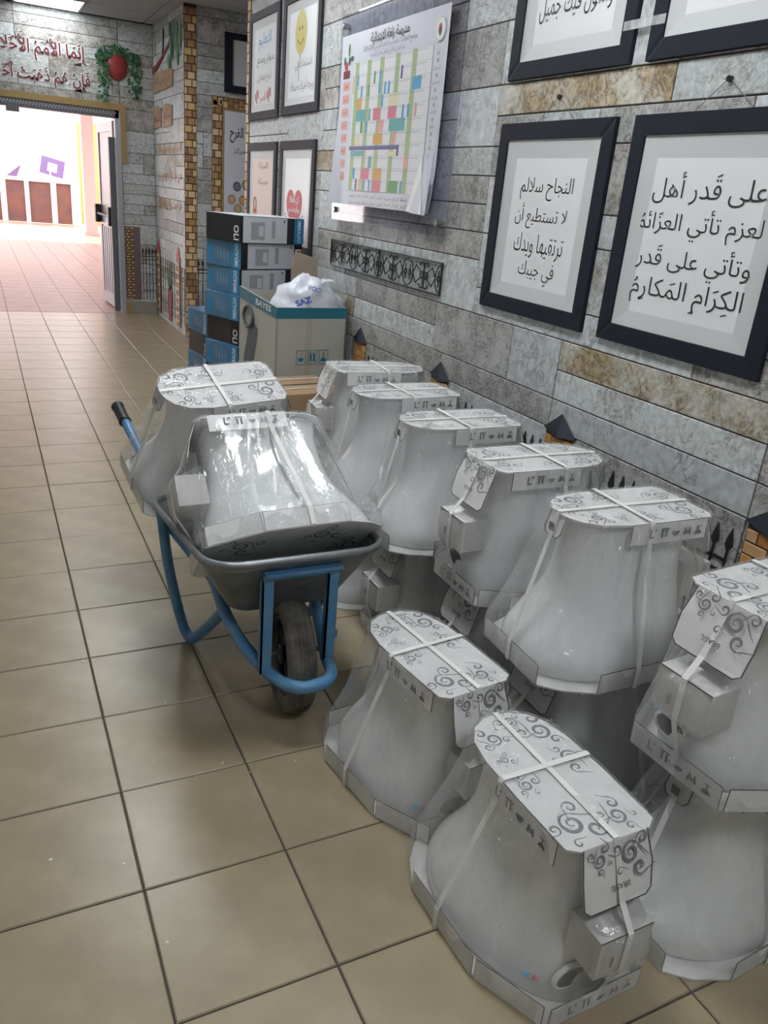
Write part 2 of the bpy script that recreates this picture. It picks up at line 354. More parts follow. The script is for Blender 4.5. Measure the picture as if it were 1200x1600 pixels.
# ---------------------------------------------------------------- text (Arabic shaping to presentation forms)
FORMS = {}; LIG = {}
for cp in range(0xFE80, 0xFEFD):
    d = unicodedata.decomposition(chr(cp)).split()
    if len(d) == 2: FORMS.setdefault(chr(int(d[1], 16)), {})[d[0][1:-1]] = chr(cp)
    elif len(d) == 3: LIG.setdefault(chr(int(d[2], 16)), {})[d[0][1:-1]] = chr(cp)
def shape_ar(t):
    MK = set('\u064e\u064f\u0650\u0651\u0652')
    base = []; marks = []
    for c in t:
        if c in MK and base: marks[-1] += c
        else: base.append(c); marks.append('')
    out = []; i = 0
    def dual(c): return 'initial' in FORMS.get(c, {})
    prev_join = False
    while i < len(base):
        c = base[i]
        if c == '\u0644' and i + 1 < len(base) and base[i + 1] in LIG:
            out.append(LIG[base[i + 1]]['final' if prev_join else 'isolated']); prev_join = False; i += 2; continue
        if c not in FORMS: out.append(c); prev_join = False; i += 1; continue
        nxt = i + 1 < len(base) and base[i + 1] in FORMS and 'final' in FORMS[base[i + 1]]
        f = FORMS[c]
        if prev_join and nxt and dual(c): k = 'medial'
        elif prev_join and 'final' in f: k = 'final'
        elif nxt and dual(c): k = 'initial'
        else: k = 'isolated'
        out.append(f.get(k, f.get('isolated', c))); prev_join = nxt and dual(c)
        i += 1
    # visual order: reverse, keeping digit runs
    res = []; run = ''
    for ch in reversed(out):
        if ch.isdigit() or ch in '-/': run = ch + run
        else:
            if run: res.append(run); run = ''
            res.append(ch)
    if run: res.append(run)
    return ''.join(res)
_tc = {}
def text_geo(body, bold=0.0, arabic=True):
    key = (body, bold)
    if key in _tc: return _tc[key]
    cu = bpy.data.curves.new('t', 'FONT'); cu.body = shape_ar(body) if arabic else body
    cu.resolution_u = 2; cu.offset = bold
    o = bpy.data.objects.new('t', cu); COL.objects.link(o)
    dg = bpy.context.evaluated_depsgraph_get(); dg.update()
    me = bpy.data.meshes.new_from_object(o.evaluated_get(dg))
    v = [(p.co.x, p.co.y) for p in me.vertices]; f = [tuple(p.vertices) for p in me.polygons]
    bpy.data.objects.remove(o); bpy.data.curves.remove(cu); bpy.data.meshes.remove(me)
    xs = [a for a, b in v]; ys = [b for a, b in v]
    _tc[key] = (v, f, min(xs), max(xs), min(ys), max(ys)); return _tc[key]
MARKS = '\u064e\u064f\u0650\u0651\u0652'
def marks_of(body):
    """(visual index, mark) for each diacritic, on the shaped string"""
    seq = []; base = []
    for c in body:
        if c in MARKS and base: seq.append((len(base) - 1, c))
        else: base.append(c)
    lig = set(); i = 0; pos = {}; k = 0
    while i < len(base):
        pos[i] = k
        if base[i] == '\u0644' and i + 1 < len(base) and base[i + 1] in LIG: pos[i + 1] = k; i += 2
        else: i += 1
        k += 1
    return [(k - 1 - pos[i], c) for i, c in seq]
def put_text(mb, body, m, T, w=None, h=None, cx=0.0, cy=0.0, bold=0.0, arabic=True, z=0.0, grow=0.0):
    """centred at (cx,cy) of the plane given by T (local x right, y up); w = width, h = full height."""
    plain = ''.join(c for c in body if c not in MARKS) if arabic else body
    v, f, x0, x1, y0, y1 = text_geo(plain, bold, arabic)
    if grow: v, f = text_geo(plain, bold + grow, arabic)[:2]
    if w is None: s1 = s2 = h / (y1 - y0)
    elif h is None: s1 = s2 = w / (x1 - x0)
    else: s1 = w / (x1 - x0); s2 = h / (y1 - y0)
    X = lambda a: cx + (a - (x0 + x1) / 2) * s1
    Y = lambda b: cy + (b - (y0 + y1) / 2) * s2
    mb.add([(X(a), Y(b), z) for a, b in v], f, m, T)
    if arabic and plain != body:
        vis = shape_ar(plain); q = 0.022 + bold + grow; up = {}
        for idx, c in marks_of(body):
            a = text_geo(vis[:idx], 0, False)[3] if vis[:idx].strip() else 0.0; b = text_geo(vis[:idx + 1], 0, False)[3]; gx = (a + b) / 2
            gy = text_geo(vis[idx], 0, False)[5] if vis[idx].strip() else 0.5
            yy = max(gy, 0.45) + 0.12 + up.get(idx, 0); up[idx] = 0.13
            if c == '\u0650': yy = -0.2 if vis[idx] not in '\ufee2\ufee1' else -0.33
            if c in '\u064e\u0650': P = [[(gx - .1, yy - .04), (gx + .1, yy + .04)]]
            elif c == '\u0652': P = [[(gx + .05 * math.cos(t * PI / 5), yy + .05 * math.sin(t * PI / 5)) for t in range(11)]]
            elif c == '\u064f': P = [[(gx - .08, yy - .09), (gx + .03, yy - .03), (gx + .06, yy + .05), (gx, yy + .07), (gx - .01, yy + .01), (gx + .05, yy + .01)]]
            else: P = [[(gx - .1, yy + .02), (gx - .07, yy - .05), (gx, yy - .03), (gx, yy + .03), (gx, yy - .03), (gx + .07, yy - .05), (gx + .1, yy + .04)]]
            for pl in P: mb.ribbon([(X(x), Y(y), z + (s1 * 0.001)) for x, y in pl], (0, 0, 1), 0.0008, q * 2 * s1, m, T)
XW = 1.584            # face of the right wall
def TW(y, z, off=0.0):      # frame on the right wall: local x points to -y (right in view), local y up, local z out of the wall
    return Matrix(((0, 0, -1, XW - off), (-1, 0, 0, y), (0, 1, 0, z), (0, 0, 0, 1)))
def TY(x, y, z):            # frame on a wall facing the camera (-y): local x = +x
    return Matrix(((1, 0, 0, x), (0, 0, -1, y), (0, 1, 0, z), (0, 0, 0, 1)))

# ================================================================= SETTING
CH = 2.9      # ceiling height
# floor: slab of grout with a tile object each in the near part
T_ = 0.33
mb = MB(); mb.box(-2.0, 3.6, -3.3, 8.43, -0.1, -0.004, m_grout)
floor = struct(mb.obj('floor'))
g = 0.0022
tb = MB(); b_ = 0.0025
x0, x1 = g, T_ - g
tb.loft([[(x0, x0, -0.006), (x1, x0, -0.006), (x1, x1, -0.006), (x0, x1, -0.006)],
         [(x0, x0, -b_), (x1, x0, -b_), (x1, x1, -b_), (x0, x1, -b_)],
         [(x0 + b_, x0 + b_, 0), (x1 - b_, x0 + b_, 0), (x1 - b_, x1 - b_, 0), (x0 + b_, x1 - b_, 0)]], m_tile, cap0=False)
tme = tb.mesh('tile')
for i in range(-5, 5):
    for j in range(-4, 24):
        if j > 18 and i < -3: pass
        o = link('tile', tme, floor, (i * T_ - 0, j * T_, random.uniform(-0.0004, 0.0004)))
mb = MB()
for i in range(-6, 11):
    for j in range(-9, 27):
        if -5 <= i < 5 and -4 <= j < 24: continue
        if j * T_ > 8.4 or (i >= 5 and not (4.9 < j * T_ < 7.1)) : continue
        mb.box(i * T_ + g, (i + 1) * T_ - g, j * T_ + g, min((j + 1) * T_ - g, 8.43), -0.006, 0, m_tile)
mb.obj('tile_field', floor, kind='stuff')
# far hall floor
mb = MB(); mb.box(-7, 9, 8.43, 34, -0.1, -0.004, m_grout); ff = struct(mb.obj('floor'))
mb = MB()
for i in range(-20, 27):
    for j in range(0, 77):
        x = i * T_; y = 8.445 + j * T_
        mb.box(x + g, x + T_ - g, y + g, y + T_ - g, -0.006, 0, m_tile_far)
mb.obj('tile_field', ff, kind='stuff')

# ceiling
mb = MB(); mb.box(-2.1, 3.6, -3.3, 8.5, CH + 0.02, CH + 0.12, m_rail); ceil = struct(mb.obj('ceiling'))
cb = MB(); cb.box(0.006, 0.594, 0.006, 0.594, 0.0, 0.012, m_ceil); cme = cb.mesh('ceiling_tile')
lights = set()
for k in range(-1, 4): lights.add(k)
PY = [0.6 + 2.4 * k for k in range(-1, 4)]
for i in range(-4, 6):
    for j in range(-6, 14):
        x = 0.28 + (i) * 0.6 - 0.0; y = 0.6 + j * 0.6
        if x > 1.6 and not (4.9 < y < 7.1): continue
        if i == 0 and any(abs(y - p) < 0.01 for p in PY): continue
        if y > 8.1: continue
        link('ceiling_tile', cme, ceil, (x, y, CH))
names = ['at the far end by the doorway', 'over the boxes', 'above the wheelbarrow', 'above the front toilets', 'behind the camera']
for p, nm in zip(reversed(PY), names):
    t = empty('ceiling_light', (0.58, p + 0.3, CH), 'square white LED ceiling panel ' + nm, 'light', 'ceiling panels')
    mb = MB(); mb.box(-0.28, 0.28, -0.28, 0.28, -0.002, 0.006, m_lampdim if p > 7 else m_lamp); mb.obj('diffuser', t)
    mb = MB()
    for a in ((-0.298, -0.28, -0.298, 0.298), (0.28, 0.298, -0.298, 0.298), (-0.28, 0.28, -0.298, -0.28), (-0.28, 0.28, 0.28, 0.298)): mb.box(*a, -0.006, 0.012, m_rail)
    mb.obj('frame', t)

# walls
def wall_box(name, *a, m=m_joint):
    mb = MB(); mb.box(*a, m); return struct(mb.obj(name))
wall_r = wall_box('wall_right', XW + 0.004, XW + 0.16, -3.3, 5.02, 0, CH + 0.1)
wall_l = wall_box('wall_left', -2.1, -1.98, -3.3, 8.5, 0, CH + 0.1, m=m_plaster)
wall_b = wall_box('wall_back', -2.0, XW, -3.4, -3.3, 0, CH + 0.1, m=m_plaster)
wall_far_r = wall_box('wall_far_right', XW + 0.004, XW + 0.2, 7.02, 8.46, 0, CH + 0.1)
wall_recess = wall_box('wall_recess', XW + 0.2, 3.6, 7.008, 7.15, 0, CH + 0.1)
wall_recess2 = wall_box('wall_recess_end', 3.5, 3.6, 4.9, 7.05, 0, CH + 0.1, m=m_plaster)
wall_rn = wall_box('wall_recess_near', XW + 0.16, 3.6, 4.92, 5.02, 0, CH + 0.1, m=m_plaster)
wall_end = wall_box('wall_end', 1.236, XW + 0.1, 8.452, 8.6, 0, CH + 0.1)
wall_end2 = wall_box('wall_end_top', -2.0, 1.236, 8.452, 8.6, 2.12, CH + 0.1)
wall_end3 = wall_box('wall_end_left', -2.0, -1.1, 8.452, 8.6, 0, 2.12)

# stones: grid cells of 0.1028 x 0.296
RZ, CY, Z0 = 0.1033, 0.2955, 0.034
STONES = [st_pale, st_patch, st_grey, st_rough, st_ochre]
def stone(parent, mk, a, b, z0, z1, m, th=0.004):
    """mk maps (u,v,out) to world; slab with chamfered edges"""
    e = 0.0021; c = 0.002
    cu, cv = (a + b) / 2, (z0 + z1) / 2
    ctr = Vector(mk(cu, cv, 0))
    def R(i, o): return [tuple(Vector(mk(u, v, o)) - ctr) for u, v in ((a + i, z0 + i), (b - i, z0 + i), (b - i, z1 - i), (a + i, z1 - i))]
    mb = MB(); mb.loft([R(e, -0.004), R(e, th - 0.002), R(e + c, th)], m, cap0=False)
    return mb.obj('stone', parent, loc=tuple(ctr))
def fill_stones(parent, mk, u0, u1, z_lo, z_hi, explicit=(), seed=1, holes=(), uoff=0.28):
    rng = random.Random(seed)
    nr = int(math.ceil((z_hi - Z0) / RZ)); i0 = int(math.floor((u0 - uoff) / CY)); i1 = int(math.ceil((u1 - uoff) / CY))
    occ = set(); out = []
    for (ci, cj, cw, chh, k) in explicit:
        for i in range(ci, ci + cw):
            for j in range(cj, cj + chh): occ.add((i, j))
        out.append((ci, cj, cw, chh, k))
    for j in range(-1, nr):
        i = i0
        while i < i1:
            if (i, j) in occ: i += 1; continue
            L = rng.choice([1, 2, 2, 3, 4]); hh = rng.choice([1, 1, 1, 2])
            ww = 0
            while ww < L and i + ww < i1 and (i + ww, j) not in occ: ww += 1
            if hh == 2 and any((i + q, j + 1) in occ for q in range(ww)): hh = 1
            k = rng.choices([0, 1, 2, 3, 4], [6, 3, 3, 2.2, 0.25])[0]
            out.append((i, j, ww, hh, k))
            for q in range(ww):
                for h in range(hh): occ.add((i + q, j + h))
            i += ww
    for (i, j, ww, hh, k) in out:
        a = max(uoff + i * CY, u0); b = min(uoff + (i + ww) * CY, u1); c = max(Z0 + j * RZ, z_lo); d = min(Z0 + (j + hh) * RZ, z_hi)
        if b - a < 0.012 or d - c < 0.012: continue
        if any(a >= h[0] and b <= h[1] and c >= h[2] and d <= h[3] for h in holes): continue
        stone(parent, mk, a, b, c, d, STONES[k])
mkR = lambda y, z, o: (XW - o + 0.004, y, z)
# columns i: y = 0.28+0.2955 i ; rows j: z = 0.034+0.1033 j  (j=8 -> .86, 9 -> .964, 10 -> 1.067, 12 -> 1.274, 13 -> 1.377)
EXP = [(3, 8, 1, 2, 0), (4, 8, 2, 2, 2), (5, 10, 4, 2, 0), (0, 9, 3, 1, 4), (-3, 9, 3, 1, 3), (0, 8, 3, 1, 1), (0, 7, 3, 1, 0), (3, 7, 3, 1, 2),
       (6, 9, 3, 1, 2), (6, 8, 3, 1, 0), (6, 7, 3, 1, 2), (0, 5, 3, 2, 2), (3, 6, 3, 1, 0), (1, 10, 4, 1, 0), (-3, 7, 3, 1, 2), (-3, 8, 3, 1, 3),
       (2, 17, 3, 1, 4), (-1, 17, 3, 1, 1), (5, 16, 1, 2, 0), (5, 18, 1, 2, 2), (5, 20, 1, 2, 0), (5, 15, 1, 1, 1), (5, 14, 1, 1, 2), (5, 13, 1, 1, 2), (5, 12, 5, 1, 2),
       (9, 10, 1, 1, 0), (9, 11, 2, 1, 3), (11, 18, 1, 2, 3), (11, 16, 2, 2, 0), (13, 17, 4, 1, 0)]
fill_stones(wall_r, mkR, -1.6, 4.95, 0, CH, EXP, seed=5)
mkF = lambda y, z, o: (XW - o + 0.004, y, z)
fill_stones(wall_far_r, mkF, 7.02, 8.45, 0, CH, seed=11)
mkE = lambda x, z, o: (x, 8.452 - o, z)
fill_stones(wall_end, mkE, 1.24, XW, 0, CH, seed=4)
fill_stones(wall_end3, mkE, -2.0, -1.1, 0, 2.12, seed=9)
fill_stones(wall_end2, mkE, -2.0, 1.238, 2.12, CH, seed=6)
mkC = lambda x, z, o: (x, 7.008 - o, z)
fill_stones(wall_recess, mkC, XW + 0.1, 3.0, 0, CH, seed=8)

# brick strips
def brick_strip(name, parent, mk, u0, u1, z0, z1, rh, bw, seed=0, horiz=False):
    rng = random.Random(seed); root = bpy.data.objects.new(name, None)
    mb = MB(); q = [mk(u0, z0, 0.001), mk(u1, z0, 0.001), mk(u1, z1, 0.001), mk(u0, z1, 0.001)]
    q2 = [mk(u0, z0, 0.006), mk(u1, z0, 0.006), mk(u1, z1, 0.006), mk(u0, z1, 0.006)]
    mb.loft([q, q2], m_mortar)
    root = mb.obj(name, parent)
    n = int((z1 - z0) / rh) if not horiz else int((u1 - u0) / rh)
    for r in range(n):
        lo, hi = (u0, u1) if not horiz else (z0, z1)
        s = lo - (bw * 0.6 if r % 2 else 0)
        while s < hi - 0.004:
            a, b = max(s, lo), min(s + bw, hi); s += bw
            if b - a < 0.01: continue
            c, d = (z0 + r * rh, z0 + (r + 1) * rh) if not horiz else (u0 + r * rh, u0 + (r + 1) * rh)
            e = rh * 0.07
            if not horiz: A = (a + e, c + e, b - e, d - e)
            else: A = (c + e, a + e, d - e, b - e)
            cu, cv = (A[0] + A[2]) / 2, (A[1] + A[3]) / 2; ctr = Vector(mk(cu, cv, 0))
            R = lambda i, o: [tuple(Vector(mk(u, v, o)) - ctr) for u, v in ((A[0] + i, A[1] + i), (A[2] - i, A[1] + i), (A[2] - i, A[3] - i), (A[0] + i, A[3] - i))]
            m2 = MB(); m2.loft([R(0, 0.004), R(0, 0.009), R(0.002, 0.011)], rng.choice(m_bricks), cap0=False)
            m2.obj('brick', root, loc=tuple(ctr))
    return root
brick_strip('brick_column', wall_recess, mkC, XW + 0.0, XW + 0.115, 0, CH, 0.0625, 0.07, 1)
brick_strip('brick_edge', wall_r, mkR, 4.95, 5.02, 0, CH, 0.0625, 0.09, 2)
brick_strip('brick_arch_post', wall_recess, mkC, 1.84, 1.935, 0.0, 2.21, 0.0625, 0.065, 3)
brick_strip('brick_arch_top', wall_recess, mkC, 1.84, 2.6, 2.115, 2.21, 0.05, 0.06, 4, horiz=True)

# door wall trim, door head, door leaf
mb = MB(); mb.box(-1.1, 1.29, 8.42, 8.45, 2.075, 2.135, m_gold); mb.box(1.235, 1.29, 8.42, 8.45, 1.57, 2.076, m_gold); mb.box(1.23, 1.285, 8.42, 8.45, 0.0, 0.14, m_gold)
struct(mb.obj('trim_1'))
mb = MB(); mb.box(-1.1, 1.22, 8.43, 8.56, 2.0, 2.075, m_alud); mb.box(1.18, 1.235, 8.43, 8.6, 0, 2.076, m_alu); mb.box(-1.1, -1.05, 8.43, 8.6, 0, 2.076, m_alu)
dh = struct(mb.obj('trim_2'))
mb = MB()
for i in range(70):
    x = -0.9 + i * 0.03
    for q in (0, 1): mb.box(x + q * 0.012, x + q * 0.012 + 0.012, 8.426, 8.431, 2.028 + q * 0.016, 2.042 + q * 0.016, m_alu)
mb.obj('perforation', dh, kind='stuff')
mb = MB(); mb.box(0.15, 0.27, 8.41, 8.45, 1.95, 2.03, m_alud); mb.obj('closer', dh)
door = struct(empty('door_1', (1.19, 8.56, 0)))
def Tdoor(): return Matrix.Translation((0, 0, 0)) @ Matrix.Rotation(math.radians(93), 4, 'Z')
mb = MB(); D = Tdoor()
mb.box(0, 0.09, -0.025, 0.025, 0.02, 1.98, m_alu, D); mb.box(0.81, 0.9, -0.025, 0.025, 0.02, 1.98, m_alu, D)
mb.box(0.09, 0.81, -0.025, 0.025, 1.88, 1.98, m_alu, D); mb.box(0.09, 0.81, -0.025, 0.025, 0.9, 1.0, m_alu, D); mb.box(0.09, 0.81, -0.025, 0.025, 0.02, 0.14, m_alu, D)
mb.obj('door_frame', door)
mb = MB(); mb.box(0.09, 0.81, -0.012, 0.012, 1.0, 1.88, m_dpane, D); mb.obj('upper_panel', door)
mb = MB(); mb.box(0.09, 0.81, -0.012, 0.012, 0.14, 0.9, m_dpane, D)
mb.obj('lower_panel', door)
for k in range(6):
    mb = MB(); mb.box(0.13 + k * 0.115, 0.19 + k * 0.115, 0.012, 0.02, 0.16, 0.88, m_alu, D); mb.obj('slat', door)
mb = MB(); mb.box(-0.03, 0.02, 0.02, 0.07, 0.01, 1.82, m_alud, D); mb.obj('edge_strip', door)
mb = MB(); mb.box(0.0, 0.07, 0.03, 0.10, 0.92, 1.12, m_black, D); mb.obj('push_bar_housing', door, bevel=0.015)
mb = MB(); mb.box(0.75, 0.83, 0.03, 0.10, 0.92, 1.12, m_black, D); mb.obj('latch_housing', door, bevel=0.015)
mb = MB(); mb.tube([D @ Vector((0.05, 0.07, 1.02)), D @ Vector((0.78, 0.07, 1.02))], 0.016, m_alud); mb.obj('push_bar', door)
# baseboard piece by door
mb = MB(); mb.box(1.286, 1.575, 8.43, 8.447, 0.0, 0.14, mat('baseboard_grey', (0.30, 0.28, 0.25), rough=0.5)); struct(mb.obj('baseboard_end'))

# far hall
mb = MB(); mb.box(-7, 9, 8.62, 20.5, 2.98, 3.1, mat('hall_ceiling', (0.55, 0.42, 0.42), rough=0.8)); struct(mb.obj('ceiling'))
mb = MB(); mb.box(-7, -2.0, 8.5, 8.62, 0, 3.1, m_wallwhite); mb.box(1.6, 9, 8.5, 8.62, 0, 3.1, m_wallwhite); struct(mb.obj('wall_hall_near'))
mb = MB(); mb.box(-7, 9, 33, 33.3, 0, 4.0, m_wallwhite); struct(mb.obj('wall_courtyard'))
mb = MB(); mb.box(3.3, 3.45, 8.62, 20, 0, 3.0, m_wallwhite); struct(mb.obj('wall_hall_right'))
mb = MB(); mb.box(2.55, 3.3, 24.9, 25.1, 0, 2.72, m_orangewall); mb.obj('wall_hall_orange', kind='structure')
pl = empty('pillar', (2.3, 20.6, 0), 'pale square pillar standing beyond the open doorway', 'pillar')
mb = MB(); mb.box(-0.14, 0.14, -0.14, 0.14, 0, 3.0, m_wallwhite); mb.obj('shaft', pl, bevel=0.01)
mb = MB(); mb.box(-0.17, 0.17, -0.17, 0.17, 0, 0.08, m_wallwhite); mb.obj('plinth', pl)
for k, (x, y) in enumerate(((0.95, 14.0), (1.5, 17.5))):
    t = empty('hall_light', (x, y, 2.98), ['small square lamp in the bright hall ceiling, nearer the doorway', 'small square lamp in the bright hall ceiling, farther from the doorway'][k], 'light', 'hall ceiling lamps')
    mb = MB(); mb.box(-0.2, 0.2, -0.2, 0.2, -0.03, 0.0, m_lamp); mb.obj('diffuser', t)
    mb = MB(); mb.box(-0.23, 0.23, -0.23, 0.23, -0.012, 0.0, m_rail); mb.obj('frame', t)
pt = empty('panelled_partition', (0, 24.0, 0), 'white courtyard partition with dark panels seen through the doorway', 'partition')
mb = MB()
mb.box(-3.0, 2.35, -0.05, 0.12, 1.07, 1.16, m_wallwhite); mb.box(-3.0, 2.35, -0.02, 0.1, 0.02, 0.1, m_dpan)
mb.obj('rail', pt)
xs = [(-2.9, -2.35), (-2.25, -1.7), (-1.55, -1.0), (-0.85, -0.3), (-0.2, 0.42), (0.56, 1.02), (1.13, 1.68), (1.82, 2.2)]
prev = -3.0
for a, b in xs:
    mb = MB(); mb.box(a, b, 0.0, 0.05, 0.1, 1.07, m_dpan); mb.obj('panel', pt)
    mb = MB(); mb.box(prev, a, -0.04, 0.08, 0.02, 1.07, m_wallwhite); mb.obj('post', pt); prev = b
mb = MB(); mb.box(prev, 2.35, -0.04, 0.08, 0.02, 1.07, m_wallwhite); mb.obj('post', pt)
t = empty('display_board', (1.7, 24.0, 1.16), 'tilted purple display board on the courtyard partition', 'board')
mb = MB(); TT = Matrix.Rotation(math.radians(12), 4, 'Y') @ Matrix.Rotation(math.radians(-10), 4, 'X'); mb.box(-0.3, 0.3, -0.01, 0.01, 0.1, 0.55, m_purplepost, TT); mb.obj('sheet', t)
mb = MB(); mb.box(-0.12, 0.12, -0.016, -0.01, 0.2, 0.42, m_white, TT); mb.obj('picture', t)
mb = MB(); mb.box(-0.02, 0.02, -0.01, 0.1, 0, 0.3, m_white); mb.obj('stand', t)
t = empty('display_board', (0.95, 24.0, 1.16), 'triangular pale display board left of the purple one on the partition', 'board')
mb = MB(); mb.poly([(-0.35, 0, 0), (0.3, 0, 0), (0.2, 0, 0.36), (0.0, 0, 0.36)], m_pinkpaper, 0.02, (0, -1, 0)); mb.obj('sheet', t)
mb = MB(); mb.poly([(-0.35, -0.012, 0.0), (-0.1, -0.012, 0.0), (0.02, -0.012, 0.3)], m_purplepost, 0.01, (0, -1, 0)); mb.obj('picture', t)

# ================================================================= WALL PRINTS AND FRAMES
def framed(y1, y0, z0, z1, border, label, lines, navy=m_navy, grp='framed sayings on the stone wall', bev=0.06, nail=True, extra=None, paper=m_paper, bold=0.0):
    """y1>y0: left and right edge as seen."""
    W = y1 - y0; H = z1 - z0
    t = empty('picture_frame', (XW, (y0 + y1) / 2, z0), label, 'frame', grp)
    T0 = Matrix(((0, 0, -1, 0), (-1, 0, 0, 0), (0, 1, 0, 0), (0, 0, 0, 1)))
    d = 0.014; b = border
    for nm, q in (('frame_side', [(-W / 2, 0), (-W / 2 + b, b), (-W / 2 + b, H - b), (-W / 2, H)]), ('frame_side', [(W / 2, 0), (W / 2, H), (W / 2 - b, H - b), (W / 2 - b, b)]),
                  ('frame_rail', [(-W / 2, 0), (W / 2, 0), (W / 2 - b, b), (-W / 2 + b, b)]), ('frame_rail', [(-W / 2, H), (-W / 2 + b, H - b), (W / 2 - b, H - b), (W / 2, H)])):
        c = [sum(p[0] for p in q) / 4, sum(p[1] for p in q) / 4]
        mb = MB(); lo = [(x, y, 0.0) for x, y in q]; hi = [(x, y, d) for x, y in q]; top = [(x + (c[0] - x) * 0.06, y + (c[1] - y) * 0.06, d + 0.002) for x, y in q]
        mb.loft([lo, hi, top], navy, T=T0, cap0=False); mb.obj(nm, t)
    mb = MB(); iw, ih = W / 2 - b, H - b; g2 = bev
    o_ = [(-iw, b, 0.009), (iw, b, 0.009), (iw, ih, 0.009), (-iw, ih, 0.009)]
    i_ = [(-iw + g2, b + g2 * 0.8, 0.005), (iw - g2, b + g2 * 0.8, 0.005), (iw - g2, ih - g2, 0.005), (-iw + g2, ih - g2, 0.005)]
    mb.add(o_ + i_, [(0, 1, 5, 4), (1, 2, 6, 5), (2, 3, 7, 6), (3, 0, 4, 7)], m_bevel, T0)
    mb.obj('mount', t)
    mb = MB(); mb.poly(i_, paper, 0, T=T0); mb.obj('print', t)
    if lines:
        for (s, w_, h_, cy, cx, m) in lines:
            mb = MB(); put_text(mb, s, m, T0, w_, h_, cx, cy, z=0.0062, bold=bold if m is not K else -0.004); mb.obj('lettering_line', t)
    if extra: extra(t, T0)
    if nail:
        mb = MB(); mb.tube([T0 @ Vector((0, H + 0.072, 0)), T0 @ Vector((0, H + 0.072, 0.012))], 0.008, m_black, 8)
        mb.obj('nail', t)
        mb = MB(); mb.tube([T0 @ Vector((-0.10, H, 0.006)), T0 @ Vector((0, H + 0.075, 0.006)), T0 @ Vector((0.10, H, 0.006))], 0.0012, m_inkgrey, 5); mb.obj('hanging_wire', t)
    return t
K = m_ink
framed(1.695, 1.067, 1.111, 1.760, 0.055, 'dark navy frame whose saying ends in a short fourth line, right of the calendar board', [
    ('\u0627\u0644\u0646\u062c\u0627\u062d \u0633\u0644\u0627\u0644\u0645', 0.30, 0.075, 0.435, 0.0, K),
    ('\u0644\u0627 \u062a\u0633\u062a\u0637\u064a\u0639 \u0623\u0646', 0.30, 0.085, 0.345, -0.01, K),
    ('\u062a\u0631\u062a\u0642\u064a\u0647\u0627 \u0648\u064a\u062f\u0643', 0.29, 0.082, 0.245, 0.0, K),
    ('\u0641\u064a \u062c\u064a\u0628\u0643', 0.21, 0.078, 0.155, 0.01, K)])
framed(0.985, 0.350, 1.112, 1.760, 0.055, 'dark navy frame with the longest black saying, at the right edge', [
    ('\u0639\u0644\u0649 \u0642\u064e\u062f\u0631 \u0623\u0647\u0644', 0.40, 0.085, 0.455, 0.005, K),
    ('\u0627\u0644\u0639\u0632\u0645 \u062a\u0623\u062a\u064a \u0627\u0644\u0639\u0632\u064e\u0627\u0626\u0645\u064f', 0.47, 0.085, 0.36, 0.0, K),
    ('\u0648\u062a\u0623\u062a\u064a \u0639\u0644\u0649 \u0642\u064e\u062f\u0631', 0.42, 0.088, 0.262, 0.0, K),
    ('\u0627\u0644\u0643\u0650\u0631\u064e\u0627\u0645\u0650 \u0627\u0644\u0645\u064e\u0643\u0627\u0631\u0650\u0645\u064f', 0.42, 0.08, 0.17, 0.0, K)])
framed(1.695, 1.058, 1.899, 2.54, 0.055, 'dark navy frame cut by the top edge, with one visible line of black script', [
    ('\u064a\u0628\u0642\u0649 \u0627\u0644\u062c\u0645\u0627\u0644', 0.3, 0.08, 0.40, 0.0, K), ('\u062c\u0645\u064a\u0644\u0627\u064b', 0.24, 0.08, 0.30, 0.0, K),
    ('\u0648\u0627\u0644\u0642\u0648\u0644 \u0641\u064a\u0643 \u062c\u064e\u0645\u064a\u0644\u064f', 0.37, 0.085, 0.205, 0.0, K)])
framed(0.99, 0.35, 1.899, 2.54, 0.055, 'dark navy frame in the top right corner with only blank paper showing', [('\u0643\u0646 \u062c\u0645\u064a\u0644\u0627', 0.3, 0.08, 0.4, 0.0, K)])
mb = MB(); mb.box(-0.085, 0.085, -0.012, 0.012, 0.0165, 0.0172, film_mat('tape_clear', 0.35, 0.2, 0.3), TW(1.02, 2.0)); tag(mb.obj('adhesive_tape'), 'strip of translucent tape joining the two upper frames', 'tape')

def ell(cx, cy, rx, ry, n=28, z=0.0063): return [(cx + rx * math.cos(2 * PI * i / n), cy + ry * math.sin(2 * PI * i / n), z) for i in range(n)]
def balloon(t, T0):
    mb = MB(); mb.poly(ell(-0.02, 0.425, 0.095, 0.115), m_yellow, T=T0); mb.poly([(-0.04, 0.30, 0.0063), (0.0, 0.30, 0.0063), (-0.02, 0.318, 0.0063)], m_yellow, T=T0); mb.obj('balloon_print', t)
    mb = MB()
    mb.tube([T0 @ Vector((-0.02 + 0.05 * math.cos(a), 0.415 + 0.05 * math.sin(a), 0.0066)) for a in [PI * (1.15 + 0.07 * i) for i in range(11)]], 0.002, K, 5)
    for sx in (-0.045, 0.005): mb.poly(ell(sx, 0.445, 0.008, 0.012, 10, 0.0068), K, T=T0)
    mb.tube([T0 @ Vector((-0.02, 0.3, 0.0066)), T0 @ Vector((-0.035, 0.24, 0.0066)), T0 @ Vector((-0.03, 0.17, 0.0066))], 0.0012, m_inkgrey, 5)
    mb.obj('balloon_lines', t)
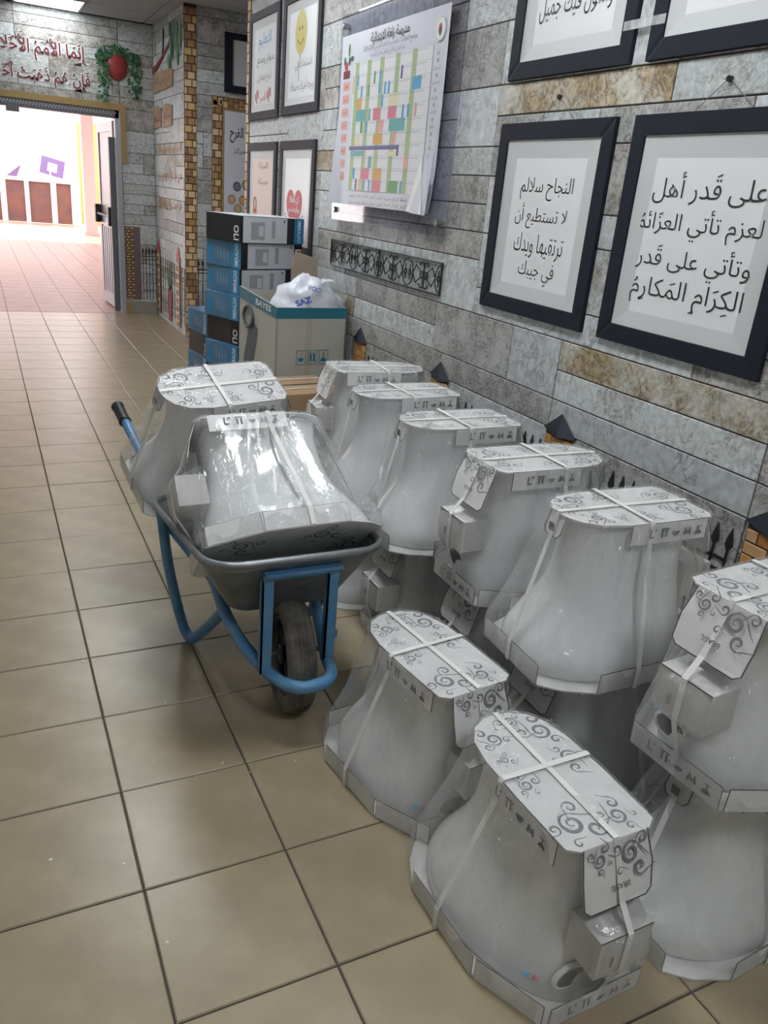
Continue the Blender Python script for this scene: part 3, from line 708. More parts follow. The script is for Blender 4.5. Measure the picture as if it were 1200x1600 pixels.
def heart(t, T0):
    pts = []
    for i in range(40):
        a = 2 * PI * i / 40; x = 16 * math.sin(a) ** 3; y = 13 * math.cos(a) - 5 * math.cos(2 * a) - 2 * math.cos(3 * a) - math.cos(4 * a)
        pts.append((-0.03 - x * 0.0088, 0.26 + y * 0.0092, 0.0063))
    mb = MB(); mb.poly(list(reversed(pts)), mat('heart_red', (0.60, 0.09, 0.10), rough=0.5), T=T0); mb.obj('heart_print', t)
    mb = MB(); put_text(mb, '\u0643\u0646 \u0645\u062a\u0641\u0627\u0626\u0644\u0627', m_white, T0, 0.17, 0.05, -0.03, 0.31, z=0.0068, bold=0.02)
    put_text(mb, '\u0648\u0627\u0628\u062a\u0633\u0645', m_white, T0, 0.2, 0.05, -0.03, 0.25, z=0.0068, bold=0.02); mb.obj('heart_lettering', t)
    mb = MB()
    for s in (-1, 1):
        for k in range(5): mb.poly(ell(-0.03 + s * (0.10 + 0.014 * k), 0.15 + 0.018 * k, 0.014, 0.008, 8), m_label, T=T0)
    mb.obj('laurel_print', t)
def cactus(t, T0):
    for sx in (-0.15, 0.11):
        mb = MB()
        for dx, dy, h in ((0, 0, 0.08), (-0.03, 0.02, 0.04), (0.03, 0.03, 0.045)): mb.poly([(sx + dx - 0.008, 0.1 + dy, 0.0063), (sx + dx + 0.008, 0.1 + dy, 0.0063), (sx + dx + 0.008, 0.1 + dy + h, 0.0063), (sx + dx, 0.11 + dy + h, 0.0063), (sx + dx - 0.008, 0.1 + dy + h, 0.0063)], m_red, T=T0)
        mb.obj('cactus_print', t)
def lantern(t, T0):
    mb = MB(); mb.poly([(-0.19, 0.14, 0.0063), (-0.09, 0.14, 0.0063), (-0.09, 0.22, 0.0063), (-0.19, 0.22, 0.0063)], m_orange, T=T0)
    mb.poly([(-0.22, 0.06, 0.0063), (0.05, 0.06, 0.0063), (-0.05, 0.12, 0.0063), (-0.10, 0.14, 0.0063), (-0.18, 0.14, 0.0063)], m_wood, T=T0); mb.obj('basket_print', t)
    mb = MB(); mb.tube([T0 @ Vector((-0.14 + 0.03 * math.cos(a), 0.25 + 0.05 * math.sin(a), 0.0066)) for a in [2 * PI * i / 16 for i in range(17)]], 0.003, m_wood, 5); mb.obj('handle_print', t)
GR = 'small framed prints beyond the calendar board'
framed(4.937, 4.305, 1.887, 2.528, 0.05, 'grey-edged framed print with blue heading and small red cacti', [
    ('\u0627\u0644\u062a\u0639\u0644\u064a\u0645', 0.26, 0.10, 0.46, 0.0, m_bluetxt), ('\u0645\u062a\u0648\u0641\u0631 \u0648\u0645\u0645\u062a\u0639', 0.36, 0.07, 0.35, 0.02, m_inkgrey),
    ('\u0623\u062d\u062a\u0627\u062c \u0641\u0642\u0637 \u0625\u0644\u0649', 0.30, 0.06, 0.25, 0.0, m_inkgrey), ('\u0627\u0644\u0635\u0628\u0631', 0.12, 0.06, 0.13, -0.02, m_red)], m_navy2, GR, 0.05, False, cactus)
framed(4.234, 3.60, 1.892, 2.53, 0.05, 'grey-edged framed print with a yellow smiling balloon', [
    ('\u0627\u0628\u062a\u0633\u0627\u0645\u062a\u0643 \u0641\u064a', 0.28, 0.07, 0.255, 0.04, m_inkgrey), ('\u0648\u062c\u0647 \u0623\u062e\u064a\u0643 \u0635\u062f\u0642\u0629', 0.38, 0.075, 0.15, 0.02, m_inkgrey)], m_navy2, GR, 0.05, False, balloon)
framed(4.937, 4.30, 1.10, 1.747, 0.05, 'pinkish framed print with an orange basket, above the box stack', [
    ('\u0627\u0644\u062d\u064a\u0627\u0629', 0.2, 0.05, 0.50, 0.03, m_maroon), ('\u062c\u0645\u064a\u0644\u0629', 0.22, 0.05, 0.40, 0.03, m_maroon)], m_navy2, GR, 0.05, False, lantern, m_pinkpaper)
framed(4.225, 3.60, 1.10, 1.747, 0.05, 'pinkish framed print with a large red heart', [], m_navy2, GR, 0.05, False, heart)

# calendar board: acrylic panel on standoffs with a curling paper poster
cal = empty('calendar_board', (XW, 2.64, 1.34), 'clear acrylic board with a colourful school year calendar poster', 'notice board')
T0 = Matrix(((0, 0, -1, 0), (-1, 0, 0, 0), (0, 1, 0, 0), (0, 0, 0, 1)))
mb = MB(); mb.box(-0.63, 0.63, 0.0, 0.965, 0.022, 0.027, m_acr, T0); mb.obj('acrylic_panel', cal)
for (u, v) in ((-0.585, 0.915), (-0.575, 0.05), (0.565, 0.05), (0.565, 0.915)):
    mb = MB(); mb.tube([T0 @ Vector((u, v, 0)), T0 @ Vector((u, v, 0.036)), T0 @ Vector((u, v, 0.04))], [0.013, 0.015, 0.011], m_steel, 16); mb.obj('standoff_bolt', cal)
PZ = 0.0285
mb = MB()   # poster with left edge roll and lower right curl
nu, nv = 40, 30; vv = []; fc = []
for j in range(nv + 1):
    for i in range(nu + 1):
        u = -0.60 + 1.10 * i / nu; v = 0.083 + 0.785 * j / nv; z = PZ
        c = max(0, (-0.535 - u)) * max(0, 1 - (v - 0.08) / 0.42); z += 1.1 * c * 0.6
        if u > 0.30:
            e = max(0, (u - 0.30) / 0.2 + (0.30 - v) / 0.24 - 1); z += 0.022 * e * e
        vv.append((u + (0.25 * c), v, z + 0.0012 * math.sin(u * 9)))
for j in range(nv):
    for i in range(nu): a = j * (nu + 1) + i; fc.append((a, a + 1, a + nu + 2, a + nu + 1))
mb.add(vv, fc, m_poster, T0); mb.obj('poster', cal, smooth=True)
mb = MB(); mb.tube([T0 @ Vector((-0.588, 0.085, PZ + 0.008)), T0 @ Vector((-0.59, 0.25, PZ + 0.007)), T0 @ Vector((-0.597, 0.40, PZ + 0.003))], [0.011, 0.008, 0.002], m_white, 10); mb.obj('paper_roll', cal, smooth=True)
mb = MB(); mb.poly([(0.27, 0.083, PZ + 0.006), (0.50, 0.078, PZ + 0.05), (0.45, 0.22, PZ + 0.035), (0.40, 0.30, PZ + 0.018), (0.36, 0.24, PZ + 0.008)], m_white, 0.0006, (0, 0, 1), T=T0)
mb.poly([(0.37, 0.08, PZ + 0.04), (0.525, 0.075, PZ + 0.045), (0.505, 0.5, PZ + 0.006), (0.48, 0.3, PZ + 0.03)], m_poster, 0.0006, (0, 0, 1), T=T0); mb.obj('curled_corner', cal)
mb = MB(); GX0, GX1, GY0, GY1 = -0.43, 0.385, 0.155, 0.735; ncol, nrow = 40, 11; cw = (GX1 - GX0) / ncol; rh = (GY1 - GY0) / nrow
def cell(c0, c1, r0, r1, m, z): mb.poly([(GX0 + c0 * cw, GY1 - r1 * rh, z), (GX0 + c1 * cw, GY1 - r1 * rh, z), (GX0 + c1 * cw, GY1 - r0 * rh, z), (GX0 + c0 * cw, GY1 - r0 * rh, z)], m, T=T0)
z1_ = PZ + 0.0018
cell(0, ncol, 0, nrow, C_['white'], z1_)
for c in (1, 8, 15, 23, 31): cell(c, c + 2.2, 0, nrow, C_['green'], z1_ + 0.0003)
mb.obj('calendar_columns', cal)
mb = MB()
CELLS = [('pink', 13, 17, 4, 5), ('pink', 21, 25, 4, 5), ('teal', 3, 9, 4, 5), ('teal', 22, 30, 5, 6), ('orange', 3, 6, 3, 4), ('cream', 21, 26, 3, 4), ('blue', 32, 36, 2, 3), ('orange', 14, 19, 6.1, 7), ('salmon', 16, 19, 5, 6),
         ('salmon', 24, 26, 6, 7), ('cream', 3, 6, 6.2, 7), ('violet', 0, 27, 7.1, 7.45), ('teal', 1, 9, 7.5, 8), ('cream', 22, 27, 7.6, 8), ('violet', 27, 28, 7.1, 8), ('pink', 8, 13, 9, 10), ('orange', 15, 20, 9, 10),
         ('pink', 15, 20, 10, 11), ('dgreen', 24, 29, 10, 11), ('dgreen', 12, 13, 1, 2), ('blue', 15, 16, 1, 2.8), ('violet', 26, 27, 1, 2), ('blue', 18, 19, 2, 3), ('blue', 20, 21, 2, 3), ('blue', 5, 6, 2, 3), ('dgreen', 9, 10, 2, 3),
         ('dgreen', 6, 7.5, 5, 6), ('blue', 9, 10, 5, 6), ('blue', 17, 18, 3, 4), ('salmon', 31, 33, 8, 9), ('teal', 12, 14, 8, 9), ('blue', 3, 4.5, 9, 10), ('blue', 28, 29, 4, 5), ('blue', 30.5, 31.5, 4, 5), ('salmon', 34, 35, 4, 5),
         ('peach', 7, 9, 10, 11), ('blue', 10, 11, 10, 11), ('blue', 2.5, 3.5, 1, 2), ('peach', 0, 0.7, 1, 2.6), ('teal', 10.5, 11.5, 4, 5), ('blue', 13, 14, 10, 11), ('violet', 5, 6, 10, 11), ('blue', 30, 31, 10, 11), ('salmon', 10, 10.6, 4, 5)]
for (k, c0, c1, r0, r1) in CELLS: cell(c0, c1, r0, r1, C_[k], z1_ + 0.0006)
mb.obj('calendar_cells', cal)
mb = MB()
for r in range(nrow + 1):
    y = GY1 - r * rh; mb.poly([(GX0, y - 0.0007, z1_ + 0.0009), (GX1, y - 0.0007, z1_ + 0.0009), (GX1, y + 0.0007, z1_ + 0.0009), (GX0, y + 0.0007, z1_ + 0.0009)], C_['line'], T=T0)
    if r < nrow:
        for c in range(1, ncol - 2): mb.poly([(GX0 + c * cw + 0.002, y - 0.012, z1_ + 0.0009), (GX0 + c * cw + 0.008, y - 0.012, z1_ + 0.0009), (GX0 + c * cw + 0.008, y - 0.006, z1_ + 0.0009), (GX0 + c * cw + 0.002, y - 0.006, z1_ + 0.0009)], m_inkmid, T=T0)
for c in range(ncol + 1):
    x = GX0 + c * cw; mb.poly([(x - 0.0004, GY0, z1_ + 0.0008), (x + 0.0004, GY0, z1_ + 0.0008), (x + 0.0004, GY1, z1_ + 0.0008), (x - 0.0004, GY1, z1_ + 0.0008)], C_['line'], T=T0)
mb.obj('calendar_lines', cal, kind='stuff')
mb = MB(); zt = z1_ + 0.001
put_text(mb, '\u0645\u062f\u0631\u0633\u0629 \u0632\u0644\u0641\u0629 \u0627\u0644\u0627\u0628\u062a\u062f\u0627\u0626\u064a\u0629', K, T0, 0.40, 0.055, -0.05, 0.822, z=zt, bold=0.02)
put_text(mb, '\u0628\u0631\u0646\u0627\u0645\u062c \u0627\u0644\u0641\u0639\u0627\u0644\u064a\u0627\u062a \u0627\u0644\u0645\u062f\u0631\u0633\u064a\u0629 \u0644\u0644\u0639\u0627\u0645 \u0627\u0644\u062f\u0631\u0627\u0633\u064a 2025-2024', m_inkgrey, T0, 0.56, 0.034, -0.05, 0.782, z=zt)
put_text(mb, '\u0646\u062d\u0648 \u0627\u0644\u0639\u0645\u0644 \u0627\u0644\u062c\u0627\u062f \u0641\u064a \u0627\u0644\u0639\u0645\u0644 \u0628\u062f\u0627\u062e\u0644 \u0627\u0644\u0645\u062f\u0631\u0633\u0629', m_inkgrey, T0, 0.36, 0.03, -0.06, 0.752, z=zt)
MON = ['\u0623\u064a\u0644\u0648\u0644', '\u062a\u0634\u0631\u064a\u0646 \u0623\u0648\u0644', '\u062a\u0634\u0631\u064a\u0646 \u062b\u0627\u0646\u064a', '\u0643\u0627\u0646\u0648\u0646 \u0623\u0648\u0644', '\u0643\u0627\u0646\u0648\u0646 \u062b\u0627\u0646\u064a', '\u0634\u0628\u0627\u0637', '\u0622\u0630\u0627\u0631', '\u0646\u064a\u0633\u0627\u0646', '\u0623\u064a\u0627\u0631']
for i, s in enumerate(MON): put_text(mb, s, K, T0, None, 0.016, 0.435, 0.70 - i * 0.055, z=zt); mb.poly(ell(0.435, 0.672 - i * 0.055, 0.006, 0.008, 8, zt), C_['dgreen'], T=T0)
for r in range(2):
    for i in range(9): put_text(mb, MON[(i * 2 + r) % 9], m_inkgrey, T0, 0.07, 0.022, -0.36 + i * 0.085, 0.13 - r * 0.03, z=zt)
mb.obj('calendar_lettering', cal, kind='stuff')
mb = MB()
ring = [(0.43 + 0.045 * math.cos(2 * PI * i / 28), 0.785 + 0.047 * math.sin(2 * PI * i / 28), zt) for i in range(28)]
mb.poly(ring, m_paper, T=T0)
for i in range(0, 28): a = 2 * PI * i / 28; mb.poly(ell(0.43 + 0.04 * math.cos(a), 0.785 + 0.042 * math.sin(a), 0.0022, 0.0022, 6, zt + 0.0004), K, T=T0)
mb.poly(ell(0.43, 0.785, 0.015, 0.02, 12, zt + 0.0004), m_red, T=T0); mb.poly(ell(0.432, 0.775, 0.010, 0.016, 10, zt + 0.0006), K, T=T0)
mb.obj('school_emblem', cal)
mb = MB()
for i in range(8): mb.poly([(-0.555, 0.62 - i * 0.06, zt), (-0.475, 0.62 - i * 0.06, zt), (-0.475, 0.66 - i * 0.06, zt), (-0.555, 0.66 - i * 0.06, zt)], C_['salmon'], T=T0); put_text(mb, MON[i], m_maroon, T0, 0.05, 0.018, -0.515, 0.64 - i * 0.06, z=zt + 0.0004)
mb.poly([(-0.56, 0.675, zt), (-0.48, 0.675, zt), (-0.48, 0.71, zt), (-0.56, 0.71, zt)], m_maroon, T=T0)
mb.obj('margin_labels', cal)
mb = MB()
for (x, y, rx, ry, m) in ((-0.53, 0.73, 0.02, 0.022, m_red), (-0.55, 0.755, 0.012, 0.02, m_green), (-0.50, 0.80, 0.012, 0.03, m_green2), (-0.46, 0.76, 0.02, 0.012, m_green), (-0.49, 0.75, 0.012, 0.02, m_green3)): mb.poly(ell(x, y, rx, ry, 10, zt), m, T=T0)
mb.obj('flower_print', cal)

# ornamental grille (thin black ironwork flat on the wall)
gr = empty('ornamental_grille', (XW, 2.655, 1.097), 'black scrollwork grille strip on the stone wall below the calendar board', 'grille')
mb = MB(); Wg, Hg = 1.256, 0.135; zt = 0.009
def line(pts, r=0.0035): mb.tube([T0 @ Vector((x, y, zt)) for x, y in pts], r, m_iron, 6)
line([(-Wg / 2, 0), (Wg / 2, 0), (Wg / 2, Hg), (-Wg / 2, Hg), (-Wg / 2, 0)], 0.0055); mb.obj('border', gr)
mod = MB(); P_ = 0.157
def arc(cx, cy, rx, ry, a0, a1, n=14): return [(cx + rx * math.cos(a0 + (a1 - a0) * i / n), cy + ry * math.sin(a0 + (a1 - a0) * i / n)) for i in range(n + 1)]
def mline(pts, r=0.003): mod.tube([T0 @ Vector((x, y, zt)) for x, y in pts], r, m_iron, 6)
for s in (-1, 1):
    mline(arc(s * 0.157, Hg / 2, 0.052, Hg / 2 - 0.008, PI / 2, PI / 2 + s * PI, 20))
    mline([(s * 0.105, Hg / 2), (s * 0.075, Hg / 2 + 0.04), (s * 0.03, Hg / 2 + 0.012), (0, Hg / 2)]); mline([(s * 0.105, Hg / 2), (s * 0.075, Hg / 2 - 0.04), (s * 0.03, Hg / 2 - 0.012), (0, Hg / 2)])
    mline(arc(s * 0.135, Hg / 2, 0.014, 0.014, 0, 2 * PI), 0.0022); mline([(s * 0.135, Hg / 2 - 0.035), (s * 0.135, Hg / 2 + 0.035)], 0.003)
    mline(arc(s * 0.018, Hg / 2, 0.016, 0.016, 0, 2 * PI), 0.003)
    mline(arc(s * 0.02, Hg / 2 + 0.038, 0.02, 0.016, 0, PI), 0.003); mline(arc(s * 0.02, Hg / 2 - 0.038, 0.02, 0.016, PI, 2 * PI), 0.003)
mline([(0, Hg / 2 - 0.055), (0, Hg / 2 + 0.055)], 0.004); mline([(-0.03, Hg / 2 + 0.055), (0.03, Hg / 2 + 0.055)], 0.004); mline([(-0.03, Hg / 2 - 0.055), (0.03, Hg / 2 - 0.055)], 0.004)
gme = mod.mesh('scroll')
for k in range(4): link('scroll', gme, gr, (0, 0.157 * (3 - 2 * k), 0))
mb = MB(); mb.tube([T0 @ Vector((0, 0, zt)), T0 @ Vector((0, Hg, zt))], 0.0045, m_iron, 6); mb.obj('centre_bar', gr)

# turrets and spear fences along the foot of the wall
def turret(mk, u, label, ztop=0.825, w=0.18, zb=0.0, grp='printed turrets along the wall foot'):
    t = empty('brick_turret', mk(u, zb, 0), label, 'turret', grp); o = Vector(mk(u, zb, 0))
    P = lambda a, b, c: tuple(Vector(mk(a, b, c)) - o)
    zr = ztop - 0.075; hb = w * 0.42
    mb = MB(); mb.loft([[P(u - hb, zb, 0.003), P(u + hb, zb, 0.003), P(u + hb, zr, 0.003), P(u - hb, zr, 0.003)], [P(u - hb, zb, 0.007), P(u + hb, zb, 0.007), P(u + hb, zr, 0.007), P(u - hb, zr, 0.007)]], m_mortar); mb.obj('tower_body', t)
    mb = MB(); mb.add([P(u - w / 2, zr + 0.005, 0.009), P(u, zr - 0.012, 0.02), P(u, ztop, 0.009)], [(0, 1, 2)], m_roofl); mb.add([P(u, zr - 0.012, 0.02), P(u + w / 2, zr + 0.005, 0.009), P(u, ztop, 0.009)], [(0, 1, 2)], m_roofd)
    mb.add([P(u - w / 2, zr + 0.005, 0.003), P(u - w / 2, zr + 0.005, 0.009), P(u, zr - 0.012, 0.02), P(u + w / 2, zr + 0.005, 0.009), P(u + w / 2, zr + 0.005, 0.003)], [(0, 1, 2, 3, 4)], m_roofd); mb.obj('roof', t)
    rng = random.Random(int(u * 100)); rh = 0.036; z = zr - 0.012 - rh; r = 0
    while z > zb + 0.01:
        cuts = [-hb, 0.0, hb] if r % 2 else [-hb, -hb * 0.45, hb * 0.5, hb]
        for a, b in zip(cuts, cuts[1:]):
            e = 0.0022; c = Vector(mk(u + (a + b) / 2, z + rh / 2, 0)); Q = lambda x, y, q: tuple(Vector(mk(x, y, q)) - c)
            R = lambda i, oo: [Q(u + a + e + i, z + e + i, oo), Q(u + b - e - i, z + e + i, oo), Q(u + b - e - i, z + rh - e - i, oo), Q(u + a + e + i, z + rh - e - i, oo)]
            m2 = MB(); m2.loft([R(0, 0.006), R(0, 0.009), R(0.0015, 0.011)], rng.choice(m_tbricks), cap0=False); bo = m2.obj('brick', t); bo.location = c - o
        z -= rh; r += 1
        if z < 0.4 and mk is mkR: break
    return t
turret(mkR, 2.82, 'dark-roofed orange brick turret on the wall, farthest, beside the big white carton')
turret(mkR, 1.955, 'dark-roofed orange brick turret on the wall, second farthest, behind the middle toilets')
turret(mkR, 1.09, 'dark-roofed orange brick turret on the wall below the gap between the two lower navy frames')
turret(mkR, 0.19, 'largest dark-roofed brick turret, at the right edge of the picture')
def fence(mk, ua, ub, ztop, zb, sp, label, hw=0.013, name='spear_fence', grp='black spear fences printed on the walls'):
    t = empty(name, mk((ua + ub) / 2, zb, 0), label, 'fence', grp); o = Vector(mk((ua + ub) / 2, zb, 0))
    n = max(1, int(round((ub - ua) / sp)))
    for i in range(n + 1):
        u = ua + (ub - ua) * i / n; P = lambda a, b, c: tuple(Vector(mk(a, b, c)) - o)
        mb = MB(); mb.loft([[P(u - 0.0035, zb, q), P(u + 0.0035, zb, q), P(u + 0.0035, ztop - 0.06, q), P(u - 0.0035, ztop - 0.06, q)] for q in (0.004, 0.008)], m_iron)
        mb.loft([[P(u, ztop - 0.07, q), P(u + hw, ztop - 0.05, q), P(u + hw * 0.7, ztop - 0.03, q), P(u, ztop, q), P(u - hw * 0.7, ztop - 0.03, q), P(u - hw, ztop - 0.05, q)] for q in (0.004, 0.0085)], m_iron)
        mb.obj('spear', t)
    for z in (ztop - 0.10, ztop - 0.135, zb + 0.10):
        mb = MB(); P = lambda a, b, c: tuple(Vector(mk(a, b, c)) - o)
        mb.loft([[P(ua, z, q), P(ub, z, q), P(ub, z + 0.008, q), P(ua, z + 0.008, q)] for q in (0.004, 0.008)], m_iron); mb.obj('rail', t)
fence(mkR, 2.05, 2.70, 0.70, 0.2, 0.052, 'black spear fence on the wall behind the two farthest toilet tops')
fence(mkR, 1.19, 1.86, 0.705, 0.2, 0.048, 'black spear fence on the wall between the two middle turrets')
fence(mkR, 0.31, 0.99, 0.715, 0.2, 0.048, 'black spear fence on the wall left of the largest turret')
fence(mkC, XW + 0.125, 1.84, 0.76, 0.1, 0.045, 'black spear fence on the recess wall behind the box stack')
fence(mkE, 1.43, 1.57, 0.73, 0.16, 0.04, 'black spear fence in the corner right of the doorway')

# recess wall: framed print, niche panel
t = empty('picture_frame', (2.13, 7.0, 2.25), 'dark framed print high on the recess wall above the brick arch', 'frame')
T2 = Matrix(((1, 0, 0, 0), (0, 0, -1, 0), (0, 1, 0, 0), (0, 0, 0, 1)))
for nm, q in (('frame_side', (-0.18, -0.11, 0, 0.48)), ('frame_side', (0.3, 0.36, 0, 0.48)), ('frame_rail', (-0.11, 0.3, 0, 0.06)), ('frame_rail', (-0.11, 0.3, 0.43, 0.48))):
    mb = MB(); mb.box(*q, 0.0, 0.03, m_navy, T2); mb.obj(nm, t)
mb = MB(); mb.box(-0.11, 0.3, 0.06, 0.43, 0, 0.01, m_bevel, T2); mb.obj('print', t)
t = empty('niche_panel', (2.27, 7.0, 1.0), 'white panel with calligraphy and round fruit slices inside the brick arch', 'poster')
mb = MB(); mb.box(-0.33, 0.33, -0.6, 1.11, 0.0, 0.008, m_gold, T2); mb.obj('edging', t)
mb = MB(); mb.box(-0.315, 0.315, -0.58, 1.095, 0.008, 0.011, m_poster, T2); mb.obj('sheet', t)
mb = MB(); put_text(mb, '\u0627\u0644\u0641\u0631\u062d', K, T2, 0.13, 0.14, -0.2, 0.9, z=0.0125, bold=0.02); put_text(mb, '\u0645\u0631\u0643\u0632', K, T2, 0.12, 0.06, -0.17, 0.76, z=0.0125); mb.obj('calligraphy', t)
mb = MB()
for i, (x, y, m) in enumerate(((-0.19, 0.45, m_purple), (-0.24, 0.33, m_wood), (-0.18, 0.25, m_wood), (-0.22, 0.17, m_wood), (-0.13, 0.33, m_orange), (-0.16, 0.08, m_wood), (-0.12, 0.0, m_green2), (-0.17, -0.1, m_purple), (-0.08, 0.2, m_wood), (-0.1, 0.47, m_green2))):
    mb.poly(ell(x, y, 0.04, 0.045, 16, 0.0125), m, T=T2); mb.poly(ell(x, y, 0.028, 0.032, 12, 0.0135), mat('fruit_flesh', (0.60, 0.42, 0.25), rough=0.5) if m is not m_purple else m_inkgrey, T=T2)
mb.obj('fruit_slices', t)

# far right wall mural
T3 = lambda y, z: Matrix(((0, 0, -1, XW - 0.005), (-1, 0, 0, y), (0, 1, 0, z), (0, 0, 0, 1)))
def plaque(y, z, w, h, label, txt):
    t = empty('wooden_plaque', (0, 0, 0), label, 'plaque', 'wooden plaques on the far wall'); A = T3(y, z)
    t.location = A.translation; A = A.copy(); A.translation = (0, 0, 0)
    mb = MB(); mb.loft([[(-w / 2, -h / 2, q), (w / 2 - 0.02, -h / 2 + 0.01, q), (w / 2, h / 2 - 0.02, q), (0, h / 2 + 0.006, q), (-w / 2 + 0.02, h / 2, q)] for q in (0.0, 0.008)], m_wood, T=A); mb.obj('board', t)
    mb = MB(); put_text(mb, txt, m_maroon, A, w * 0.8, h * 0.45, 0, 0, z=0.0095); mb.obj('lettering', t)
plaque(7.92, 2.36, 0.95, 0.17, 'long wooden plaque below the painted branch, far wall', '\u0631\u0628 \u0632\u062f\u0646\u064a \u0639\u0644\u0645\u0627')
plaque(7.70, 2.04, 0.42, 0.2, 'right one of the two small wooden plaques, far wall', '\u0645\u0631\u062d\u0628\u0627')
plaque(8.22, 2.04, 0.42, 0.2, 'left one of the two small wooden plaques, far wall', '\u0623\u0647\u0644\u0627')
for i, (z, s) in enumerate(((1.74, '\u0627\u0644\u0639\u0644\u0645 \u0646\u0648\u0631 \u0648\u0627\u0644\u062c\u0647\u0644 \u0638\u0644\u0627\u0645'), (1.48, '\u0645\u0646 \u062c\u062f \u0648\u062c\u062f \u0648\u0645\u0646 \u0632\u0631\u0639'), (1.23, '\u062d\u0635\u062f \u0648\u0645\u0646 \u0633\u0627\u0631'))):
    mb = MB(); A = T3(7.72, z); put_text(mb, s, m_goldtxt, A, 1.15, 0.13, 0, 0, z=0.004, bold=0.02)
    tag(mb.obj('raised_lettering'), ['top', 'middle', 'bottom'][i] + ' line of gold raised lettering on the far wall', 'lettering', 'gold lettering lines')
t = empty('painted_branch', (XW - 0.006, 8.0, 2.5), 'brown branch with drooping green leaves painted on the far wall', 'mural')
mb = MB(); mb.tube([(0, 0.5, -0.02), (0, 0.25, 0.0), (0, 0.0, 0.05), (0, -0.35, 0.14), (0, -0.6, 0.25)], [0.03, 0.03, 0.025, 0.02, 0.01], m_maroon, 6, T=Matrix.Diagonal((0.2, 1, 1, 1))); mb.obj('branch', t)
mb = MB(); rng = random.Random(3)
for k in range(26):
    y = rng.uniform(-0.9, -0.35); z = rng.uniform(0.05, 0.33); a = rng.uniform(-0.5, 0.5)
    mb.poly([(-0.002 - k * 0.0001, y, z), (-0.002 - k * 0.0001, y - 0.05, z - 0.06), (-0.002 - k * 0.0001, y - 0.02, z - 0.17), (-0.002 - k * 0.0001, y + 0.04, z - 0.06)], rng.choice([m_green, m_green2, m_green3]))
mb.tube([(-0.002, -0.1, 0.05), (-0.002, -0.15, 0.3)], 0.008, m_green3, 5); mb.obj('leaves', t)
for (y, lb) in ((8.3, 'faded brick turret with red tip on the far wall, left of the painted plant'), (7.3, 'faded brick turret with red tip on the far wall, right of the painted plant')):
    t = empty('painted_turret', (XW - 0.004, y, 0.05), lb, 'turret'); mb = MB(); mb.box(-0.004, 0, -0.08, 0.08, 0, 0.68, m_mortar); mb.obj('tower_body', t)
    for r in range(17):
        mb = MB(); mb.box(-0.007, -0.003, -0.075 + (0.03 if r % 2 else 0), 0.075 - (0 if r % 2 else 0.03), r * 0.04 + 0.003, r * 0.04 + 0.037, m_bricks[r % 4]); mb.obj('brick', t)
    mb = MB(); mb.poly([(-0.007, 0.08, 0.68), (-0.007, 0, 0.8), (-0.007, -0.08, 0.68)], m_red, 0.003, (-1, 0, 0)); mb.obj('roof', t)
t = empty('painted_plant', (XW - 0.004, 7.72, 0.05), 'spiky green plant in a red pot painted on the far wall', 'mural')
mb = MB(); mb.poly([(-0.006, 0.1, 0.32), (-0.006, -0.1, 0.32), (-0.006, -0.07, 0.0), (-0.006, 0.07, 0.0)], m_maroon, 0.004, (-1, 0, 0)); mb.obj('pot', t)
mb = MB()
for k in range(9): a = (k - 4) * 0.2; mb.poly([(-0.007, 0.012, 0.3), (-0.007, -0.012, 0.3), (-0.007, math.sin(a) * 0.35, 0.3 + math.cos(a) * 0.42)], [m_green, m_green3][k % 2], 0.001, (-1, 0, 0))
mb.obj('leaves', t)
fence(mkF, 7.05, 8.44, 0.66, 0.1, 0.12, 'thin rails and spears painted low on the far wall')

# end wall mural: sentence and hanging plant, corrugated pillar print
def end_text(s, cx, cz, w, h, label):
    mb = MB(); A = TY(cx, 8.446, cz)
    put_text(mb, s, m_white, A, w, h, 0, 0, bold=0.02, z=0.002, grow=0.045); put_text(mb, s, m_maroon, A, w, h, 0, 0, bold=0.02, z=0.0045)
    tag(mb.obj('wall_lettering'), label, 'lettering', 'maroon sentence over the doorway')
end_text('\u0625\u0646\u064e\u0645\u064e\u0627 \u0627\u0644\u0623\u0645\u064e\u0645\u064f \u0627\u0644\u0623\u064e\u062e\u0652\u0644\u0627\u0642 \u0645\u0627 \u0628\u0642\u064a\u062a', 0.25, 2.535, 1.35, 0.21, 'upper line of maroon Arabic letters edged in white over the doorway')
end_text('\u0641\u064e\u0625\u0650\u0646\u0652 \u0647\u064f\u0645\u064f \u0630\u064e\u0647\u064e\u0628\u064e\u062a\u0652 \u0623\u064e\u062e\u0652\u0644\u0627\u0642\u0647\u0645 \u0630\u0647\u0628\u0648\u0627', 0.28, 2.30, 1.35, 0.20, 'lower line of maroon Arabic letters edged in white over the doorway')
t = empty('hanging_plant', (1.23, 8.446, 2.15), 'red pot with trailing green leaves hung on the wall above the door corner', 'plant')
mb = MB(); mb.loft([[(0.11 * math.cos(a) * s - 0.01, -0.004 - d, 0.33 + 0.13 * math.sin(a) * s) for a in [2 * PI * i / 20 for i in range(20)]] for s, d in ((1, 0), (0.8, 0.02), (0.3, 0.03))], mat('pot_red', (0.30, 0.035, 0.035), rough=0.5), cap0=False); mb.obj('pot', t, smooth=True)
rng = random.Random(9); mb = MB(); mb2 = MB()
